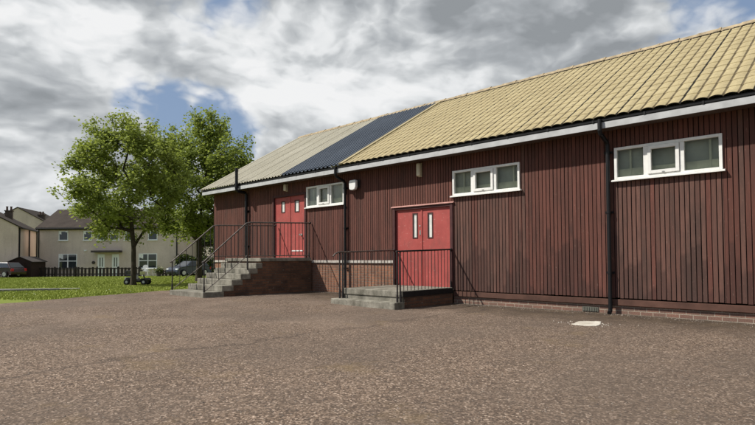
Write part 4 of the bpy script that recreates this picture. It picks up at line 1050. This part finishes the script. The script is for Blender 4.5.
# white garden table and chair
dT = 51.0
e = lempty('garden_table', P(lat(151.5, dT), dT, gz(dT)), 'white plastic garden table in front of the right ground-floor window', 'table', None, VIEW_ROT)
b = MB(); b.lathe([(0.50, 0.66), (0.52, 0.68), (0.52, 0.72), (0.50, 0.73)], (0, 0, 0), 20); b.build('tabletop', M['plastic_white'], e)
for i in range(4):
    a = i*math.pi/2+0.78; b = MB(); b.tube([(math.cos(a)*0.42, math.sin(a)*0.42, 0), (math.cos(a)*0.3, math.sin(a)*0.3, 0.67)], 0.03, 6); b.build('leg', M['plastic_white'], e)
e = lempty('garden_chair', P(lat(146.0, dT+0.3), dT+0.3, gz(dT)), 'white plastic garden chair beside the white table', 'chair', None, VIEW_ROT+0.5)
b = MB(); b.box(-0.25, 0.25, -0.25, 0.25, 0.40, 0.45); b.build('seat', M['plastic_white'], e, bevel=0.02)
b = MB(); b.prism([(-0.26, 0.45), (0.26, 0.45), (0.24, 0.9), (0.12, 1.06), (-0.12, 1.06), (-0.24, 0.9)], 1, 0.22, 0.27); b.build('backrest', M['plastic_white'], e)
for sx in (-1, 1):
    for sy in (-1, 1): b = MB(); b.tube([(sx*0.26, sy*0.26, 0), (sx*0.22, sy*0.22, 0.41)], 0.03, 6); b.build('leg', M['plastic_white'], e)
    b = MB(); b.box(sx*0.27-0.025, sx*0.27+0.025, -0.24, 0.22, 0.62, 0.66); b.box(sx*0.27-0.022, sx*0.27+0.022, -0.22, -0.17, 0.45, 0.62); b.build('armrest', M['plastic_white'], e)
dP = 48.5
e = lempty('potted_shrub', P(lat(159.0, dP), dP, gz(dP)), 'dark little shrub with pale flowers in a pot near the house corner', 'plant', None, 0.0)
b = MB(); b.lathe([(0.16, 0), (0.23, 0.30), (0.25, 0.30), (0.25, 0.36), (0.2, 0.34)], (0, 0, 0), 14); b.build('pot', M['canopy'], e)
b = MB(); c = MB(); rp = random.Random(4)
for _ in range(420):
    v = Vector((rp.gauss(0, .17), rp.gauss(0, .17), 0.52+rp.gauss(0, .13))); u = Vector((rp.gauss(0, 1), rp.gauss(0, 1), rp.gauss(0, .6))).normalized(); q = u.orthogonal().normalized(); s = 0.11
    (c if rp.random() < 0.12 and v.z > .5 else b).add((v, v+u*s*.5+q*s*.4, v+u*s, v+u*s*.5-q*s*.4), ((0, 1, 2, 3),))
b.build('foliage', M['leaf_dark'], e, fix=False); c.build('flowers', M['flower'], e, fix=False)

# ------------------------------------------------------------------ cars
def car(loc, rot, paint, label, s=1.0):
    e = lempty('parked_car', loc, label, 'car', 'cars parked beside the houses', rot); e.scale = (s, s, s)
    hw = 0.86
    prof = [(-2.0, 0.28), (-2.05, 0.50), (-2.0, 0.82), (-1.75, 0.93), (0.95, 0.95), (1.75, 0.83), (1.98, 0.66), (2.03, 0.45), (1.98, 0.25)]
    b = MB(); nP = len(prof); secs = [(-hw+0.07, 0.93), (-hw, 1.0), (hw, 1.0), (hw-0.07, 0.93)]
    secs = [(-hw+0.10, 0.96), (-hw, 1.0), (hw, 1.0), (hw-0.10, 0.96)]
    vs = [(x*sc_, y, 0.25+(z-0.25)*(0.98 if sc_ < 1 else 1)) for y, sc_ in secs for x, z in prof]
    fs = [(j*nP+i, j*nP+(i+1) % nP, (j+1)*nP+(i+1) % nP, (j+1)*nP+i) for j in range(3) for i in range(nP)]+[tuple(range(nP))[::-1], tuple(range(3*nP, 4*nP))]
    b.add(vs, fs); body = b.build('body', paint, e, bevel=0.03)
    # cabin frame and glass
    b = MB(); g = MB(); lo = [(-1.85, 0.92), (0.98, 0.94)]; hi = [(-1.35, 1.42), (0.25, 1.44)]; t = 0.80; u = 0.62
    V = [(-1.85, -t, 0.92), (0.98, -t, 0.94), (0.98, t, 0.94), (-1.85, t, 0.92), (-1.35, -u, 1.42), (0.25, -u, 1.44), (0.25, u, 1.44), (-1.35, u, 1.42)]
    b.add(V, [(4, 5, 6, 7), (0, 1, 5, 4), (1, 2, 6, 5), (2, 3, 7, 6), (3, 0, 4, 7)]); b.build('cabin', paint, e, bevel=0.05)
    def face(i, j, k_, l_, m, name, cut=None):
        A = [Vector(V[q]) for q in (i, j, k_, l_)]; c = sum(A, Vector())/4; nrm = (A[1]-A[0]).cross(A[3]-A[0]).normalized()
        if nrm.dot(c-Vector((-0.5, 0, 1.1))) < 0: nrm = -nrm
        gg = MB(); gg.add([c+(q-c)*m+nrm*0.006 for q in A], [(0, 1, 2, 3)]); gg.build(name, M['dark_glass'], e)
    face(1, 2, 6, 5, 0.88, 'windscreen'); face(2, 3, 7, 6, 0.86, 'side_window'); face(0, 1, 5, 4, 0.86, 'side_window'); face(3, 0, 4, 7, 0.86, 'rear_window')
    for sx in (-1.25, 1.28):
        for sy in (-1, 1):
            b = MB(); b.lathe([(0.20, -0.10), (0.30, -0.10), (0.32, -0.06), (0.32, 0.06), (0.30, 0.10), (0.20, 0.10)], (sx, sy*(hw-0.08), 0.32), 20, 1); wh = b.build('wheel', M['tyre'], e)
            b = MB(); b.lathe([(0.20, -0.106), (0.20, 0.106)], (sx, sy*(hw-0.08), 0.32), 14, 1); b.build('rim', M['rim'], wh)
    for sy in (-1, 1):
        b = MB(); b.box(1.86, 1.99, sy*0.66-0.16, sy*0.66+0.16, 0.60, 0.74); b.build('headlight', M['lens'], e, bevel=0.02)
        b = MB(); b.box(-2.06, -1.92, sy*0.70-0.12, sy*0.70+0.12, 0.60, 0.84); b.build('tail_light', M['red_lens'], e, bevel=0.02)
        b = MB(); b.box(0.70, 0.84, sy*0.93-0.09, sy*0.93+0.09, 0.94, 1.06); b.build('wing_mirror', paint, e, bevel=0.02)
    b = MB(); b.box(1.985, 2.05, -0.5, 0.5, 0.36, 0.50); b.build('grille', M['tyre'], e)
    return e
dd = 47.5; car(P(lat(2.0, dd), dd, gz(dd)), VIEW_ROT+math.pi*0.93, M['car_grey'], 'dark maroon hatchback cut off by the left edge, parked before the shed', 0.93)
dd = 49.0; car(P(lat(184.5, dd), dd+1.2, gz(dd)), VIEW_ROT-math.pi*0.5-0.55, M['car_blue'], 'dark blue car seen through the stair railings beside the house end', 0.96)

# ------------------------------------------------------------------ mobility scooter by the tree
dd = 24.45
e = lempty('mobility_scooter', P(lat(137.5, dd), dd, gz(dd)-0.02), 'small dark scooter with pale panels parked behind the trunk of the lone tree', 'scooter', None, VIEW_ROT)
b = MB(); b.prism([(-0.40, 0.13), (0.34, 0.13), (0.36, 0.18), (0.08, 0.20), (0.02, 0.30), (-0.10, 0.36), (-0.42, 0.34), (-0.48, 0.24)], 1, -0.22, 0.22); b.build('body', M['scoot_body'], e, bevel=0.02)
for x, y in ((-0.36, -0.25), (-0.36, 0.25), (0.40, -0.22), (0.40, 0.22)):
    b = MB(); b.lathe([(0.06, -0.05), (0.125, -0.05), (0.14, -0.03), (0.14, 0.03), (0.125, 0.05), (0.06, 0.05)], (x, y, 0.14), 18, 1); wl = b.build('wheel', M['tyre'], e)
    b = MB(); b.lathe([(0.062, -0.054), (0.062, 0.054)], (x, y, 0.14), 12, 1); b.build('rim', M['rim'], wl)
b = MB(); b.prism([(0.22, 0.18), (0.48, 0.30), (0.54, 0.24), (0.52, 0.20), (0.40, 0.31), (0.28, 0.30)], 1, -0.27, 0.27); b.build('front_mudguard', M['scoot_body'], e)
b = MB(); b.tube([(0.36, 0, 0.25), (0.20, 0, 0.66)], 0.03, 8); b.build('tiller', M['scoot_body'], e)
b = MB(); b.box(0.17, 0.30, -0.14, 0.14, 0.46, 0.62); b.build('front_basket', M['scoot_yellow'], e, bevel=0.02)
b = MB(); b.tube([(0.19, -0.24, 0.68), (0.20, 0, 0.66), (0.19, 0.24, 0.68)], 0.018, 8); b.build('handlebar', M['scoot_body'], e)
b = MB(); b.box(-0.40, 0.02, -0.22, 0.22, 0.40, 0.47); b.tube([(-0.2, 0, 0.34), (-0.2, 0, 0.41)], 0.04, 8); b.build('seat', M['scoot_body'], e, bevel=0.02)
b = MB(); b.box(-0.46, -0.38, -0.20, 0.20, 0.46, 0.66); b.build('backrest', M['scoot_body'], e, bevel=0.02)
b = MB(); b.box(-0.02, 0.12, -0.20, -0.16, 0.28, 0.44); b.box(-0.53, -0.47, -0.12, 0.12, 0.20, 0.34); b.build('side_panel', M['scoot_pale'], e)
